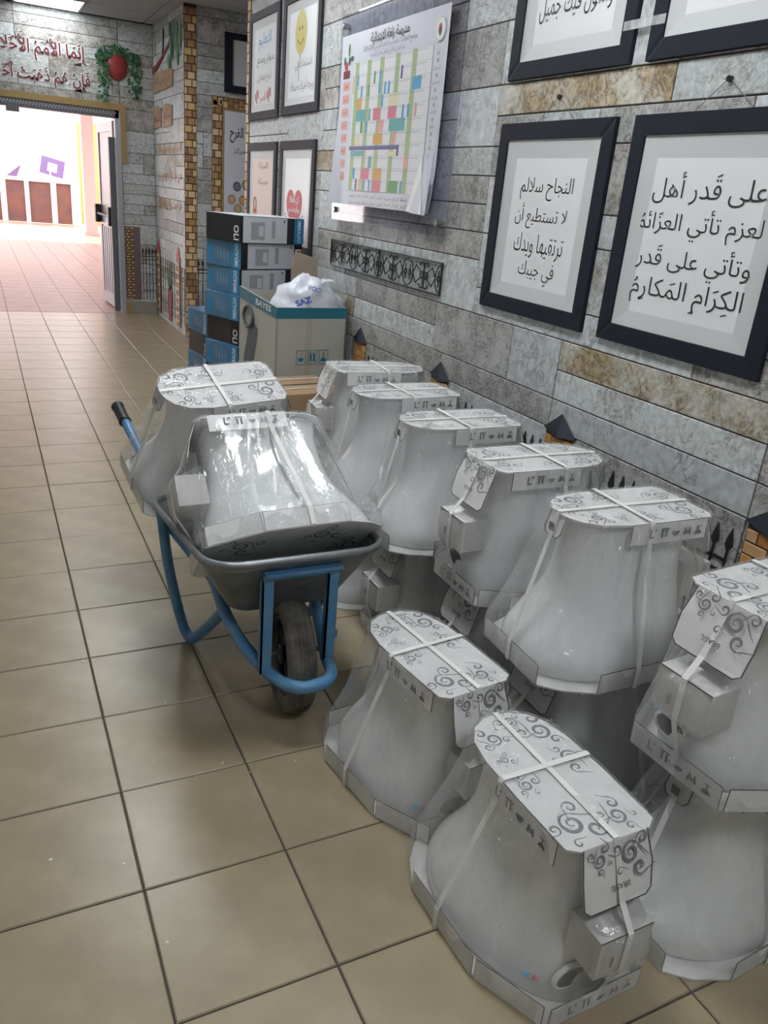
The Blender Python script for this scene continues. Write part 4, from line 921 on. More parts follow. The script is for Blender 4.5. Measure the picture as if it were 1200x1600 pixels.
for k in range(330):
    if k < 150: a = rng.uniform(0.15, PI - 0.15); r = rng.uniform(0.10, 0.2); x = math.cos(a) * r * 1.15; z = 0.36 + math.sin(a) * r * 0.8
    elif k < 230: x = rng.gauss(0.17, 0.035); z = rng.uniform(0.05, 0.45)
    else: x = rng.gauss(-0.14, 0.035); z = rng.uniform(-0.02, 0.45)
    if abs(x) > 0.27: continue
    a = rng.uniform(0, 2 * PI); s = rng.uniform(0.012, 0.022); d = -0.008 - rng.uniform(0, 0.03)
    q = [(x + s * math.cos(a + b) * e, d, z + s * math.sin(a + b) * e) for b, e in ((0, 1.3), (1.3, 0.7), (2.6, 0.9), (3.7, 0.9), (5, 0.7))]
    mb.poly(q, rng.choice([m_green, m_green, m_green2, m_green3]), 0.001, (0, -1, 0))
mb.obj('leaves', t, kind='stuff')
t = empty('painted_column', (1.345, 8.446, 0.16), 'brown column with a dotted brick side printed on the wall right of the door', 'mural')
mb = MB(); mb.box(-0.02, 0.06, -0.008, 0, 0, 0.78, mat('column_brown', (0.16, 0.11, 0.11), rough=0.5)); mb.obj('shaft', t)
mb = MB(); mb.box(-0.10, -0.02, -0.006, 0, 0, 0.78, m_mortar); mb.obj('brick_side', t)
mb = MB()
for r in range(26):
    for c in range(3): mb.box(-0.098 + c * 0.026 + (0.01 if r % 2 else 0), -0.08 + c * 0.026 + (0.01 if r % 2 else 0), -0.009, -0.005, r * 0.03 + 0.004, r * 0.03 + 0.022, m_bricks[(r + c) % 4])
mb.obj('small_bricks', t, kind='stuff')

# ================================================================= TOILETS
def icons(mb, T, m=None, s=1.0):
    m = m or m_inkgrey
    def P(pts, dx): mb.poly([((x * 0.024 + dx) * s, y * 0.024 * s, 0) for x, y in pts], m, T=T)
    d = -0.07
    P([(0, 0), (0.6, 0), (0.6, .18), (.18, .18), (.18, 1), (0, 1)], d); P([(.55, .75), (.8, .75), (.8, 1), (.55, 1)], d)
    d = -0.036
    P([(0, 1), (0, .85), (1, .85), (1, 1)], d); P([(.12, 0), (.34, 0), (.34, .8), (.12, .8)], d); P([(.62, 0), (.84, 0), (.84, .8), (.62, .8)], d)
    d = 0.0
    P([(0, .55), (.1, .25), (.35, .05), (.65, .05), (.9, .25), (1, .55)], d)
    d = 0.036
    P([(0, .1), (.25, 0), (.4, .55), (.2, .9)], d); P([(1, .1), (.75, 0), (.6, .55), (.8, .9)], d); P([(.35, .3), (.5, .1), (.65, .3), (.5, .5)], d)
    d = 0.072
    P([(0, 0), (1, 0), (.8, .35), (.58, .45), (.58, .75), (.42, .75), (.42, .45), (.2, .35)], d); P([(.2, .8), (.8, .8), (.8, .92), (.2, .92)], d)

def spiral(mb, T, cx, cy, r, turns, a0, sgn, w, m=None, z=0.0, tail=0.0):
    pts = []; n = int(18 * turns) + 6
    for i in range(n + 1):
        t = i / n; a = a0 + sgn * t * turns * 2 * PI; q = r * (1 - t * 0.88)
        pts.append((cx + q * math.cos(a), cy + q * math.sin(a), w * (0.35 + math.sin(PI * min(1, t * 1.2)) * 0.9)))
    if tail:
        x, y, _ = pts[0]; tx, ty = -sgn * -math.sin(a0), sgn * -math.cos(a0)
        pre = []
        for k in range(8, 0, -1):
            q = k / 8 * tail; pre.append((x - sgn * -math.sin(a0) * q + math.cos(a0) * q * q * 4, y - sgn * math.cos(a0) * q + math.sin(a0) * q * q * 4, w * (0.3 + 0.4 * (1 - k / 8))))
        pts = pre + pts
    v = []; f = []
    for i, (x, y, ww) in enumerate(pts):
        x2, y2, _ = pts[min(i + 1, len(pts) - 1)]; x1_, y1_, _ = pts[max(i - 1, 0)]
        dx, dy = x2 - x1_, y2 - y1_; l = math.hypot(dx, dy) or 1; nx, ny = -dy / l, dx / l
        v += [(x + nx * ww / 2, y + ny * ww / 2, z), (x - nx * ww / 2, y - ny * ww / 2, z)]
        if i: k = 2 * i; f.append((k - 2, k - 1, k + 1, k))
    mb.add(v, f, m or m_inkgrey, T)
def swirl_cluster(mb, T, s=1.0, z=0.0):
    for (cx, cy, r, tn, a, sg, w, tl) in ((0, 0, 0.024, 1.7, 0.6, 1, 0.0045, 0.04), (0.032, 0.022, 0.014, 1.3, 2.6, -1, 0.003, 0.03), (-0.035, 0.014, 0.012, 1.2, 4.2, 1, 0.003, 0.02), (0.022, -0.034, 0.017, 1.2, 5.2, -1, 0.004, 0.035), (-0.03, -0.03, 0.009, 1.0, 1.0, 1, 0.0022, 0.02)):
        spiral(mb, T, cx * s, cy * s, r * s, tn, a, sg, w * s * 1.35, z=z, tail=tl * s)
        if r > 0.013: spiral(mb, T, cx * s, cy * s, r * s * 1.28, 0.55, a + 0.4, sg, w * s * 0.4, m_inkmid, z)

HT = 0.40
def ceramic_mesh():
    LV = [(0.004, -.232, .258, .172, .0, .62), (0.02, -.235, .264, .177, .0, .62), (0.045, -.234, .262, .178, .03, .64), (0.075, -.23, .250, .170, .06, .66), (0.105, -.222, .232, .158, .10, .70), (0.14, -.214, .208, .142, .14, .74), (0.175, -.205, .188, .126, .17, .8),
          (0.21, -.198, .175, .112, .18, .86), (0.25, -.191, .167, .101, .16, .92), (0.30, -.187, .163, .094, .12, .97), (0.345, -.186, .163, .093, .06, 1.0), (0.375, -.188, .168, .097, .0, 1.0), (0.392, -.19, .172, .100, .0, 1.0)]
    fine = []
    for i in range(len(LV) - 1):
        for k in range(2):
            t = k / 2; fine.append([a + (b - a) * t for a, b in zip(LV[i], LV[i + 1])])
    fine.append(list(LV[-1])); rings = []; n = 64
    for (z, yr, yf, W, dip, rr) in fine:
        ring = []
        for j in range(n):
            th = 2 * PI * j / n; c, s_ = math.cos(th), math.sin(th)
            ex = 2 / 2.25 if c > 0 else 2 / 3.2
            s = math.copysign(abs(c) ** ex, c); u = math.copysign(abs(s_) ** ex, s_)
            y = (yf + yr) / 2 + s * (yf - yr) / 2
            k = 1 - dip * math.exp(-((s + 0.22) / 0.2) ** 2)
            k *= rr + (1 - rr) * min(1, max(0, (s + 1) / 0.9)) ** 0.8
            ring.append((W * u * k, y, z))
        rings.append(ring)
    mb = MB(); mb.loft(rings, m_cer); return mb.mesh('bowl', True)

FOOT = [(-.108, -.196), (-.085, -.212), (.085, -.212), (.108, -.196), (.112, -.05), (.110, .06), (.098, .125), (.07, .167), (.035, .186), (0, .192), (-.035, .186), (-.07, .167), (-.098, .125), (-.110, .06), (-.112, -.05)]
TRAY = [(-.115, -.252), (.115, -.252), (.190, -.10), (.198, .14), (.165, .215), (.125, .262), (-.125, .262), (-.165, .215), (-.198, .14), (-.190, -.10)]
def ray_poly(poly, a):
    d = (math.cos(a), math.sin(a)); best = 0
    for i in range(len(poly)):
        x1, y1 = poly[i]; x2, y2 = poly[(i + 1) % len(poly)]; ex, ey = x2 - x1, y2 - y1
        det = -d[0] * ey + d[1] * ex
        if abs(det) < 1e-9: continue
        t = (-x1 * ey + y1 * ex) / det; s = (d[0] * y1 - d[1] * x1) / det
        if t > 0 and -1e-6 <= s <= 1 + 1e-6: best = max(best, t)
    return best
def film_mesh(seed, haszbox=True, tilt=False):
    n = 120; nl = 26; rings = []
    for l in range(nl + 1):
        t = l / nl; z = 0.003 + t * (HT + 0.003 - 0.003); ring = []
        for j in range(n):
            a = 2 * PI * j / n
            rb = ray_poly(TRAY, a) + 0.007; rt = ray_poly(FOOT, a) + 0.006
            tt = max(0, (z - 0.06) / (HT - 0.06)); r = rb + (rt - rb) * tt
            r *= 1 - 0.055 * math.sin(PI * min(1, tt)) * (1 if z > 0.06 else 0)
            if haszbox:
                da = math.atan2(math.sin(a + PI / 2), math.cos(a + PI / 2))
                ang = max(0, 1 - (abs(da) / 0.42) ** 4); zz = max(0, 1 - (abs(z - 0.19) / 0.09) ** 4)
                r = max(r, 0.304 * math.sqrt(ang) * (0.55 + 0.45 * zz) if ang > 0 and z < 0.30 and z > 0.04 else 0, r)
            fold = 0.5 * math.sin(a * 9 + seed * 1.7 + 3 * t) + 0.35 * math.sin(a * 17 + seed * 2.3 - 4 * t) + 0.8 * noise.noise(Vector((math.cos(a) * 3, math.sin(a) * 3, t * 2.5 + seed)))
            amp = 0.009 * math.sin(PI * t) ** 0.6 if 0 < t < 1 else 0
            r += max(-0.004, amp * fold)
            ring.append((r * math.cos(a), r * math.sin(a), z))
        rings.append(ring)
    mb = MB(); mb.loft(rings, m_film, cap0=False, cap1=False)
    top = []                        # crinkled cover over the top card
    for k, q in enumerate((1.0, 0.85, 0.65, 0.4, 0.15)):
        top.append([(p[0] * q, p[1] * q, p[2] + 0.0015 + (0.002 * noise.noise(Vector((p[0] * q * 30, p[1] * q * 30, seed))) if k else 0)) for p in rings[-1]])
    mb.loft(top, m_filmtop, cap0=False, cap1=True)
    # tied gathers of film at the foot of the shell
    return mb.mesh('plastic_film', True)

def flap_mesh(pts_xy, z0, z1, outset=0.003, lean=0.0, m=m_card):
    """vertical band following a line of (x,y) points"""
    mb = MB(); v = []; n = len(pts_xy); vin = []
    rings = []
    for i, (x, y) in enumerate(pts_xy):
        x2, y2 = pts_xy[min(i + 1, n - 1)]; x1_, y1_ = pts_xy[max(i - 1, 0)]; dx, dy = x2 - x1_, y2 - y1_; l = math.hypot(dx, dy); nx, ny = dy / l, -dx / l
        if nx * x + ny * y < 0: nx, ny = -nx, -ny
        a = 0.001; b = 0.001 + outset
        rings.append([(x + nx * a, y + ny * a, z0), (x + nx * b, y + ny * b, z0), (x + nx * (b + lean), y + ny * (b + lean), z1), (x + nx * (a + lean), y + ny * (a + lean), z1)])
    mb.loft(rings, m)
    e = [((r[2][0] + r[3][0]) / 2, (r[2][1] + r[3][1]) / 2, r[2][2]) for r in rings]
    mb.tube(e, 0.0014, m_cardedge, 4)
    mb.tube([((rings[k][1][0] + rings[k][0][0]) / 2, (rings[k][1][1] + rings[k][0][1]) / 2, z0) for k in (0,)] + [e[0]], 0.0013, m_cardedge, 4)
    mb.tube([((rings[-1][1][0] + rings[-1][0][0]) / 2, (rings[-1][1][1] + rings[-1][0][1]) / 2, z0), e[-1]], 0.0013, m_cardedge, 4)
    return mb

PARTS = {}
PARTS['bowl'] = ceramic_mesh()
mb = MB()
ringc = Vector((-0.05, -0.232, 0.078))
mb.tube([ringc + Vector((0.038 * math.cos(a), 0.01 + 0.0 * math.sin(a), 0.026 * math.sin(a))) for a in [2 * PI * i / 20 for i in range(21)]], 0.007, m_cer, 8, caps=False)
mb.poly([(ringc.x + 0.036 * math.cos(a), ringc.y + 0.004, ringc.z + 0.024 * math.sin(a)) for a in [2 * PI * i / 20 for i in range(20)]], m_hole)
PARTS['inlet_opening'] = mb.mesh('inlet_opening', True)
mb = MB(); mb.poly([(x, y, 0.004) for x, y in TRAY], m_card, 0.004)
for k, (cx, cy, a) in enumerate(((-.11, -.13, .3), (.1, -.15, 2.0), (-.13, .1, 3.6), (.12, .08, 1.0), (0.0, 0.19, 5))):
    swirl_cluster(mb, Matrix.Translation((cx, cy, -0.0006)) @ Matrix.Rotation(a, 4, 'Z') @ Matrix.Rotation(PI, 4, 'X'), 1.25)
PARTS['base_card'] = mb.mesh('base_card')
BANDS = [[(-.122, .262), (.122, .262)], [(.197, .14), (.190, -.10)], [(-.197, .14), (-.190, -.10)], [(.187, -.105), (.121, -.244)], [(-.187, -.105), (-.121, -.244)], [(-.115, -.252), (.115, -.252)]]
band_me = [flap_mesh(b, 0.002, 0.056, lean=0.002).mesh('rim_flap') for b in BANDS]
mb = MB(); rings = []
mb.poly([(x, y, HT) for x, y in FOOT], m_card, 0.004)
PARTS['top_card'] = mb.mesh('top_card')
mb = MB(); Tt = Matrix.Translation((0, 0, HT + 0.0008))
for (cx, cy, a, s) in ((-.055, -.15, .4, 1.15), (.062, .105, 2.4, 1.1), (.015, .155, 4.0, .7), (-.075, -.03, 1.2, .65), (.068, .01, 5.5, .85), (-.055, .115, 3.2, .8), (.045, -.165, 2.2, .85), (-.07, .05, 0.4, .45)):
    swirl_cluster(mb, Tt @ Matrix.Translation((cx, cy, 0)) @ Matrix.Rotation(a, 4, 'Z'), s)
PARTS['swirl_print'] = mb.mesh('swirl_print')
# rear flap folded down, with swirls, a mark and the accessory box under it
mb = MB()
rf = [(-.078, -.212, HT - .001), (.078, -.212, HT - .001), (.085, -.236, HT - .06), (.082, -.250, HT - .112), (.068, -.254, HT - .122), (-.068, -.254, HT - .122), (-.082, -.250, HT - .112), (-.085, -.236, HT - .06)]
mb.poly(rf, m_card, 0.003, (0, -1, 0.3)); mb.tube([rf[1], rf[2], rf[3], rf[4], rf[5], rf[6], rf[7], rf[0]], 0.0014, m_cardedge, 4)
Tf = Matrix.Translation((0, -.2245, HT - .03)) @ Matrix.Rotation(math.radians(90 - 22), 4, 'X')
swirl_cluster(mb, Tf @ Matrix.Translation((0.03, 0.0, 0.0032)), 0.95); swirl_cluster(mb, Tf @ Matrix.Translation((-0.045, 0.005, 0.0032)) @ Matrix.Rotation(2, 4, 'Z'), 0.6)
put_text(mb, 'BRASIL', m_inkgrey, Tf @ Matrix.Rotation(PI, 4, 'Z'), 0.045, None, 0.0, 0.055, arabic=False, z=0.0035, bold=0.02)
PARTS['rear_flap'] = mb.mesh('rear_flap')
mb = MB(); mb.poly([(-.030, .183, HT), (.030, .183, HT), (.032, .197, HT - .045), (.022, .200, HT - .058), (-.022, .200, HT - .058), (-.032, .197, HT - .045)][::-1], m_card, 0.002, (0, 1, 0.2))
mb.tube([(.030, .186, HT), (.032, .199, HT - .045), (.022, .202, HT - .058), (-.022, .202, HT - .058), (-.032, .199, HT - .045), (-.030, .186, HT)], 0.0013, m_cardedge, 4)
mb.box(-.008, .012, .2015, .2025, HT - .046, HT - .026, m_inkgrey)
PARTS['front_flap'] = mb.mesh('front_flap')
side_me = []
for s in (1, -1):
    q = flap_mesh([(s * .111, -.18), (s * .113, -.06), (s * .112, .055)], HT - .052, HT, lean=-0.001)
    Ts = Matrix(((0, 0, s, s * .1205), (s, 0, 0, -.065), (0, 1, 0, HT - .036), (0, 0, 0, 1)))
    icons(q, Ts); side_me.append(q.mesh('side_flap'))
mb = MB(); mb.box(-.064, .064, -.29, -.205, .15, .243, m_box)
mb.box(-.030, -.024, -.2915, -.2895, .17, .195, m_inkgrey); mb.tube([(-.064, -.29, .243), (.064, -.29, .243)], 0.0012, m_cardedge, 4)
PARTS['accessory_box'] = mb.mesh('accessory_box')
rear_icon = MB(); icons(rear_icon, Matrix(((1, 0, 0, 0), (0, 0, -1, -.2575), (0, 1, 0, .018), (0, 0, 0, 1))))
PARTS['icon_print'] = rear_icon.mesh('icon_print')
mb = MB()
sp = [(0, .27, .002), (0, .272, .055), (0, .196, HT - .03), (0, .192, HT + .004), (0, 0, HT + .005), (0, -.212, HT + .004), (0, -.26, HT - .11), (0, -.296, .247), (0, -.295, .15), (0, -.258, .055), (0, -.256, .002)]
mb.ribbon(sp, (1, 0, 0), 0.0135, 0.0012, m_strap); PARTS['long_strap'] = mb.mesh('strap')
mb = MB()
cp = [(-.205, .03, .002), (-.206, .03, .056), (-.121, 0, HT - .05), (-.117, 0, HT), (-.112, 0, HT + .0062), (.112, 0, HT + .0062), (.117, 0, HT), (.121, 0, HT - .05), (.206, .03, .056), (.205, .03, .002)]
mb.ribbon(cp, (0, 1, 0), 0.0135, 0.0012, m_strap); PARTS['cross_strap'] = mb.mesh('strap')
FILMS = [film_mesh(s) for s in (0.3, 2.1, 5.7)]
mb = MB()
for (x, y, m, a) in ((-.085, -.222, C_['pink'], .5), (-.10, -.205, C_['blue'], .2), (-.078, -.200, C_['teal'], .9)):
    mb.box(-.006, .006, -.006, .006, 0, 0.001, m, Matrix.Translation((x - .02, y + 0.03, .062)) @ Matrix.Rotation(a, 4, 'Z'))
PARTS['stickers'] = mb.mesh('stickers')
def toilet(x, y, z, rz, label, film=0, box=True, tilt=0.0, scale=1.0, stickers=False):
    t = empty('packed_toilet', (x, y, z), label, 'toilet', 'white toilets packed upside down')
    t.rotation_euler = (Matrix.Rotation(math.radians(tilt), 4, 'X') @ Matrix.Rotation(math.radians(rz), 4, 'Z')).to_euler()
    t.scale = (scale,) * 3
    link('bowl', PARTS['bowl'], t); link('inlet_opening', PARTS['inlet_opening'], t); link('base_card', PARTS['base_card'], t)
    for b in band_me: link('rim_flap', b, t)
    link('top_card', PARTS['top_card'], t); link('swirl_print', PARTS['swirl_print'], t); link('rear_flap', PARTS['rear_flap'], t); link('front_flap', PARTS['front_flap'], t)
    for s in side_me: link('side_flap', s, t)
    if box: link('accessory_box', PARTS['accessory_box'], t)
    link('icon_print', PARTS['icon_print'], t)
    link('strap', PARTS['long_strap'], t); link('strap', PARTS['cross_strap'], t)
    if stickers: link('stickers', PARTS['stickers'], t, label='small pink and blue stickers')
    link('plastic_film', FILMS[film], t, label='clear wrinkled plastic film')
    return t
Z2 = HT + 0.006
toilet(0.765, -0.022, 0, 1, 'nearest toilet, on the floor at the bottom centre, wrapped with swirled card top', 0, stickers=True)
toilet(0.755, 0.478, 0, 7, 'toilet on the floor between the barrow wheel and the nearest toilet', 1, stickers=True)
toilet(1.22, -0.14, 0, 92, 'bottom right floor toilet carrying the one cut by the right edge', 2)
toilet(1.255, -0.12, Z2, -86, 'upper toilet at the right edge with its grey accessory box towards the aisle', 0, stickers=True)
toilet(1.24, 0.335, 0, -90, 'dark shaded floor toilet behind the nearest one, under the broad smooth toilet', 1)
toilet(1.185, 0.34, Z2, 88, 'upper toilet with plain rounded front facing the aisle, second from the right', 2)
toilet(1.25, 0.74, 0, -88, 'shaded floor toilet under the toilet whose box faces the aisle, mid row', 0)
toilet(1.235, 0.735, Z2, -90, 'upper toilet with box and curly flap facing the aisle, third from the right', 1)
toilet(1.20, 1.145, 0, -90, 'shaded floor toilet with flap and box showing, just right of the barrow', 2)
toilet(1.17, 1.145, Z2, 90, 'upper toilet with bright bulging front right of the barrow tray, fourth from the right', 0)
toilet(1.14, 1.54, 0, 92, 'floor toilet seen through the barrow struts', 1)
toilet(1.17, 1.54, Z2, 92, 'upper toilet half hidden behind the tilted one in the barrow, fifth from the right', 2)
toilet(1.26, 1.945, 0, -90, 'floor toilet hidden at the far end of the row', 0)
toilet(1.275, 1.945, Z2, -95, 'farthest upper toilet of the row, next to the brown carton', 1)
toilet(0.455, 1.62, 0.487, 98, 'toilet standing at the back of the wheelbarrow tray', 2, tilt=22)
toilet(0.522, 0.935, 0.492, -92, 'tilted toilet lying against another in the front of the wheelbarrow', 0, tilt=-45)

# ================================================================= WHEELBARROW
wb = empty('wheelbarrow', (0.52, 1.0, 0), 'grey metal wheelbarrow on a blue tubular frame loaded with two toilets', 'wheelbarrow')
O = Vector((0.52, 1.0, 0)); L_ = lambda pts: [Vector(p) - O for p in pts]
def rrect(x0, x1, y0, y1, z0f, z0r, r, n=6):
    out = []
    for cx, cy, a0 in ((x1 - r, y0 + r, -PI / 2), (x1 - r, y1 - r, 0), (x0 + r, y1 - r, PI / 2), (x0 + r, y0 + r, PI)):
        for k in range(n + 1): a = a0 + k * PI / 2 / n; out.append((cx + r * math.cos(a), cy + r * math.sin(a)))
    return [(x - O.x, y - O.y, z0f + (z0r - z0f) * (y - y0) / (y1 - y0)) for x, y in out]
def tray_ring(t, off=0.0):
    a = lambda p, q: p + (q - p) * t
    rg = rrect(a(.35, .235) + off, a(.69, .78) - off, a(.90, .755) + off, a(1.28, 1.42) - off, a(.335, .555) , a(.32, .50), a(.06, .09))
    # splay: narrower at the front
    return [(x * (0.93 + 0.12 * (y + .25) / .65), y, z) for x, y, z in rg]
mb = MB(); outer = [tray_ring(t) for t in (0, .04, .3, .6, .85, 1)]; inner = [[(x, y, z + 0.004) for x, y, z in tray_ring(t, 0.004)] for t in (1, .85, .6, .3, .04, 0)]
mb.loft(outer + inner, m_galv); tr = mb.obj('tray', wb, smooth=True)
rim = tray_ring(1.0); mb = MB(); mb.tube([(x, y, z + .002) for x, y, z in rim] + [(rim[0][0], rim[0][1], rim[0][2] + .002)], 0.011, m_galv, 8, caps=False); mb.obj('rolled_rim', wb, smooth=True)
mb = MB()
mb.tube(smooth_path(L_([(.27, 1.44, .42), (.34, 1.33, .33), (.375, 1.2, .295), (.372, 1.06, .262), (.39, .92, .22), (.425, .80, .195), (.452, .73, .19), (.49, .695, .188), (.535, .69, .188), (.58, .705, .188), (.605, .745, .19), (.618, .82, .195), (.645, .94, .22), (.67, 1.08, .262), (.68, 1.2, .295), (.70, 1.33, .33), (.77, 1.44, .42)])), 0.0185, m_blue, 12); mb.obj('frame_loop', wb, smooth=True)
for sx, pts in ((-1, [(.372, 1.06, .255), (.355, 1.16, .15), (.335, 1.27, .045), (.325, 1.32, .022), (.312, 1.355, .05), (.29, 1.38, .16), (.27, 1.40, .30), (.255, 1.40, .46)]),
                (1, [(.70, 1.06, .25), (.70, 1.16, .15), (.705, 1.27, .045), (.71, 1.32, .022), (.72, 1.355, .05), (.735, 1.38, .16), (.755, 1.40, .30), (.775, 1.40, .46)])):
    mb = MB(); mb.tube(smooth_path(L_(pts)), 0.0175, m_blue, 12); mb.obj('leg', wb, smooth=True)
for pts, gp in (([(.27, 1.42, .39), (.25, 1.55, .53), (.235, 1.70, .585), (.222, 1.90, .632)], [(.222, 1.875, .627), (.213, 2.0, .655)]), ([(.77, 1.42, .39), (.80, 1.55, .53), (.82, 1.70, .585), (.84, 1.90, .632)], [(.84, 1.875, .627), (.85, 2.0, .655)])):
    mb = MB(); mb.tube(smooth_path(L_(pts)), 0.0165, m_blue, 12); mb.obj('handle', wb, smooth=True)
    mb = MB(); a, b = L_(gp); pp = [a + (b - a) * t for t in (0, .05, .1, .9, .97, 1)]; mb.tube(pp, [.021, .023, .021, .021, .024, .017], m_rubb, 14); mb.obj('rubber_grip', wb, smooth=True)
for x, xs_ in ((.42, .0), (.612, .0)):
    mb = MB(); mb.box(x - .016 - O.x, x + .016 - O.x, .785 - O.y, .791 - O.y, .19, .515, m_blue); mb.box(x - .016 - O.x, x - .011 - O.x, .785 - O.y, .81 - O.y, .19, .515, m_blue); mb.obj('front_strut', wb)
mb = MB(); mb.box(.404 - O.x, .628 - O.x, .758 - O.y, .79 - O.y, .508, .516, m_blue); mb.box(.404 - O.x, .628 - O.x, .784 - O.y, .79 - O.y, .485, .516, m_blue); mb.obj('cross_plate', wb)
mb = MB(); mb.box(.62 - O.x, .66 - O.x, .84 - O.y, .85 - O.y, .235, .26, m_blue); mb.tube(L_([(.36, 1.12, .275), (.71, 1.12, .275)]), .012, m_blue); mb.obj('brackets', wb)
# wheel
wc = Vector((.53, .885, .178)) - O; wheel = bpy.data.objects.new('wheel', None); COL.objects.link(wheel); wheel.parent = wb; wheel.location = wc; wheel.rotation_euler = (0, 0, math.radians(-6))
def lathe_x(prof, m, n=48):
    mb = MB(); rings = [[(x, r * math.cos(2 * PI * j / n), r * math.sin(2 * PI * j / n)) for j in range(n)] for x, r in prof]; mb.loft(rings, m, cap0=False, cap1=False); return mb
R = .177
prof = [(-.022, .118), (-.036, .128), (-.043, .145), (-.041, .160), (-.034, .170), (-.028, R - .003), (-.024, R - .006), (-.020, R - .0005), (-.015, R), (-.013, R - .004), (-.009, R - .004), (-.007, R), (-.003, R + .001), (-.001, R - .004), (.001, R - .004), (.003, R + .001), (.007, R), (.009, R - .004), (.013, R - .004), (.015, R), (.020, R - .0005), (.024, R - .006), (.028, R - .003), (.034, .170), (.041, .160), (.043, .145), (.036, .128), (.022, .118)]
lathe_x(prof, m_rub, 64).obj('tyre', wheel, smooth=True)
mb = lathe_x([(-.022, .120), (-.030, .124), (-.030, .112), (-.012, .106), (.012, .106), (.030, .112), (.030, .124), (.022, .120)], m_black); mb.obj('rim', wheel, smooth=True)
mb = lathe_x([(-.035, .001), (-.035, .022), (-.030, .03), (.030, .03), (.035, .022), (.035, .001)], m_black, 20)
for k in range(6):
    a = 2 * PI * k / 6 + .3; c, s = math.cos(a), math.sin(a)
    mb.tube([(-.008, .025 * c, .025 * s), (-.006, .11 * c, .11 * s)], [.012, .008], m_black, 6); mb.tube([(.008, .025 * c, .025 * s), (.006, .11 * c, .11 * s)], [.012, .008], m_black, 6)
mb.obj('hub', wheel)
mb = MB(); mb.tube([(-.115, 0, 0.004), (.105, 0, .004)], .008, m_alud); mb.box(-.118, -.105, -.012, .012, -.012, .016, m_blue); mb.box(.098, .108, -.012, .012, -.012, .016, m_blue); mb.obj('axle', wheel)

# ================================================================= BOXES BY THE WALL
def T_box(x, y, z, th): return Matrix.Translation((x, y, z)) @ Matrix.Rotation(th, 4, 'Z')
def product_box(x, y, z, th, w, d, h, style, label, face=True, grp='bathroom fitting boxes stacked by the wall', flip=False):
    t = empty('carton', (x, y, z), label, 'box', grp); t.rotation_euler = (0, 0, th)
    end = {'blue': m_boxblue, 'black': m_boxblack, 'dark': m_boxdark}[style]; side = {'blue': m_boxblued, 'black': m_boxblack, 'dark': m_boxdark}[style]
    mb = MB(); mb.box(0, w, 0, d, 0, h, side); mb.obj('body', t, bevel=0.003)
    e = 0.0008
    mb = MB()
    if face:     # long front face: band, white label panel, band
        a, b = (0.03, 0.72) if not flip else (0.10, 0.86)
        mb.box(-e, w * 0.999, -e * 1.2, 0.001, 0.001, h - 0.001, m_boxblack)
        mb.box(w * a, w * b, -e * 2.5, 0.001, 0.003, h - 0.003, m_boxwhite)
        mb.box(w * (a + .12), w * (a + .33), -e * 3.2, 0.001, 0.02, h - .03, m_label); mb.box(w * (a + .44), w * (a + .5), -e * 3.2, 0.001, 0.03, h - .02, m_label)
        mb.box(w * (a + .24), w * (a + .31), -e * 3.8, 0.001, 0.04, h - .05, m_boxwhite)
        mb.poly([(w * (b - .05) + 0.008 * math.cos(q), -e * 3.5, h - .02 + 0.008 * math.sin(q)) for q in [2 * PI * k / 12 for k in range(12)]], m_inkgrey)
        A = Matrix(((0, -1, 0, 0), (0, 0, -1, -e * 4), (1, 0, 0, 0), (0, 0, 0, 1)))
        if not flip:
            mb.box(w * .84, w, -e * 3, 0.001, 0.002, h - .002, m_boxblue); put_text(mb, 'SMERALDO', m_white, A @ Matrix.Rotation(PI, 4, 'Z'), h * .86, 0.026, -h / 2, w * .92 , arabic=False, bold=.01)
        else: put_text(mb, 'OLI', m_white, A, h * .6, 0.05, h / 2, -w * .93, arabic=False, bold=.03)
        mb.obj('front_print', t)
    mb = MB()    # left face: near-edge band with vertical lettering
    A = Matrix(((0, 0, -1, -e * 3), (0, 1, 0, 0), (1, 0, 0, 0), (0, 0, 0, 1)))     # local x -> z, y -> y, z -> -x
    mb.box(-e * 2, 0.001, 0.001, d * .26, 0.001, h - .001, m_boxblack if style != 'blue' else m_boxblue)
    txt = 'SMERALDO' if style == 'blue' else 'OLI'
    A = Matrix(((0, 0, -1, -e * 3), (0, 1, 0, 0), (1, 0, 0, 0), (0, 0, 0, 1)))
    A = Matrix(((0, 0, -1, -e * 3), (0, 1, 0, d * .12), (1, 0, 0, h * (.5 if style == 'blue' else .36)), (0, 0, 0, 1)))
    put_text(mb, txt, m_white, A if style == 'blue' else A @ Matrix.Rotation(PI, 4, 'Z'), h * (.86 if style == 'blue' else .55), 0.032 if style == 'blue' else .045, 0, 0, arabic=False, bold=.015)
    if style != 'blue': pass
    else:
        for q in range(4): mb.box(-e * 1.5, 0.001, d * (.36 + .09 * q), d * (.385 + .09 * q), h * .3, h * (.6 + .05 * q), m_pale)
        mb.box(-e * 1.5, 0.001, d * .82, d * .92, h * .15, h * .8, m_boxblue)
    mb.obj('end_print', t)
    mb = MB(); mb.box(0.004, w - .004, .004, d - .004, h, h + .0012, m_boxwhite if style == 'black' else side); mb.obj('lid', t)
    return t
th = 0.386; hh = .1445
st = ['black', 'blue', 'blue', 'blue', 'dark', 'blue', 'black', 'blue', 'dark']
lb = ['black box with OLI on its end, top of the tall stack', 'blue box, second from the top of the tall stack, OLI panel at its right', 'blue box, third from the top of the tall stack', 'blue box, fourth from the top of the tall stack', 'dark box, fifth from the top of the tall stack', 'blue box, sixth from the top of the tall stack',
      'black box near the bottom of the tall stack, third up', 'blue box near the bottom of the tall stack, second up', 'dark box at the bottom of the tall stack on the floor']
rng = random.Random(2)
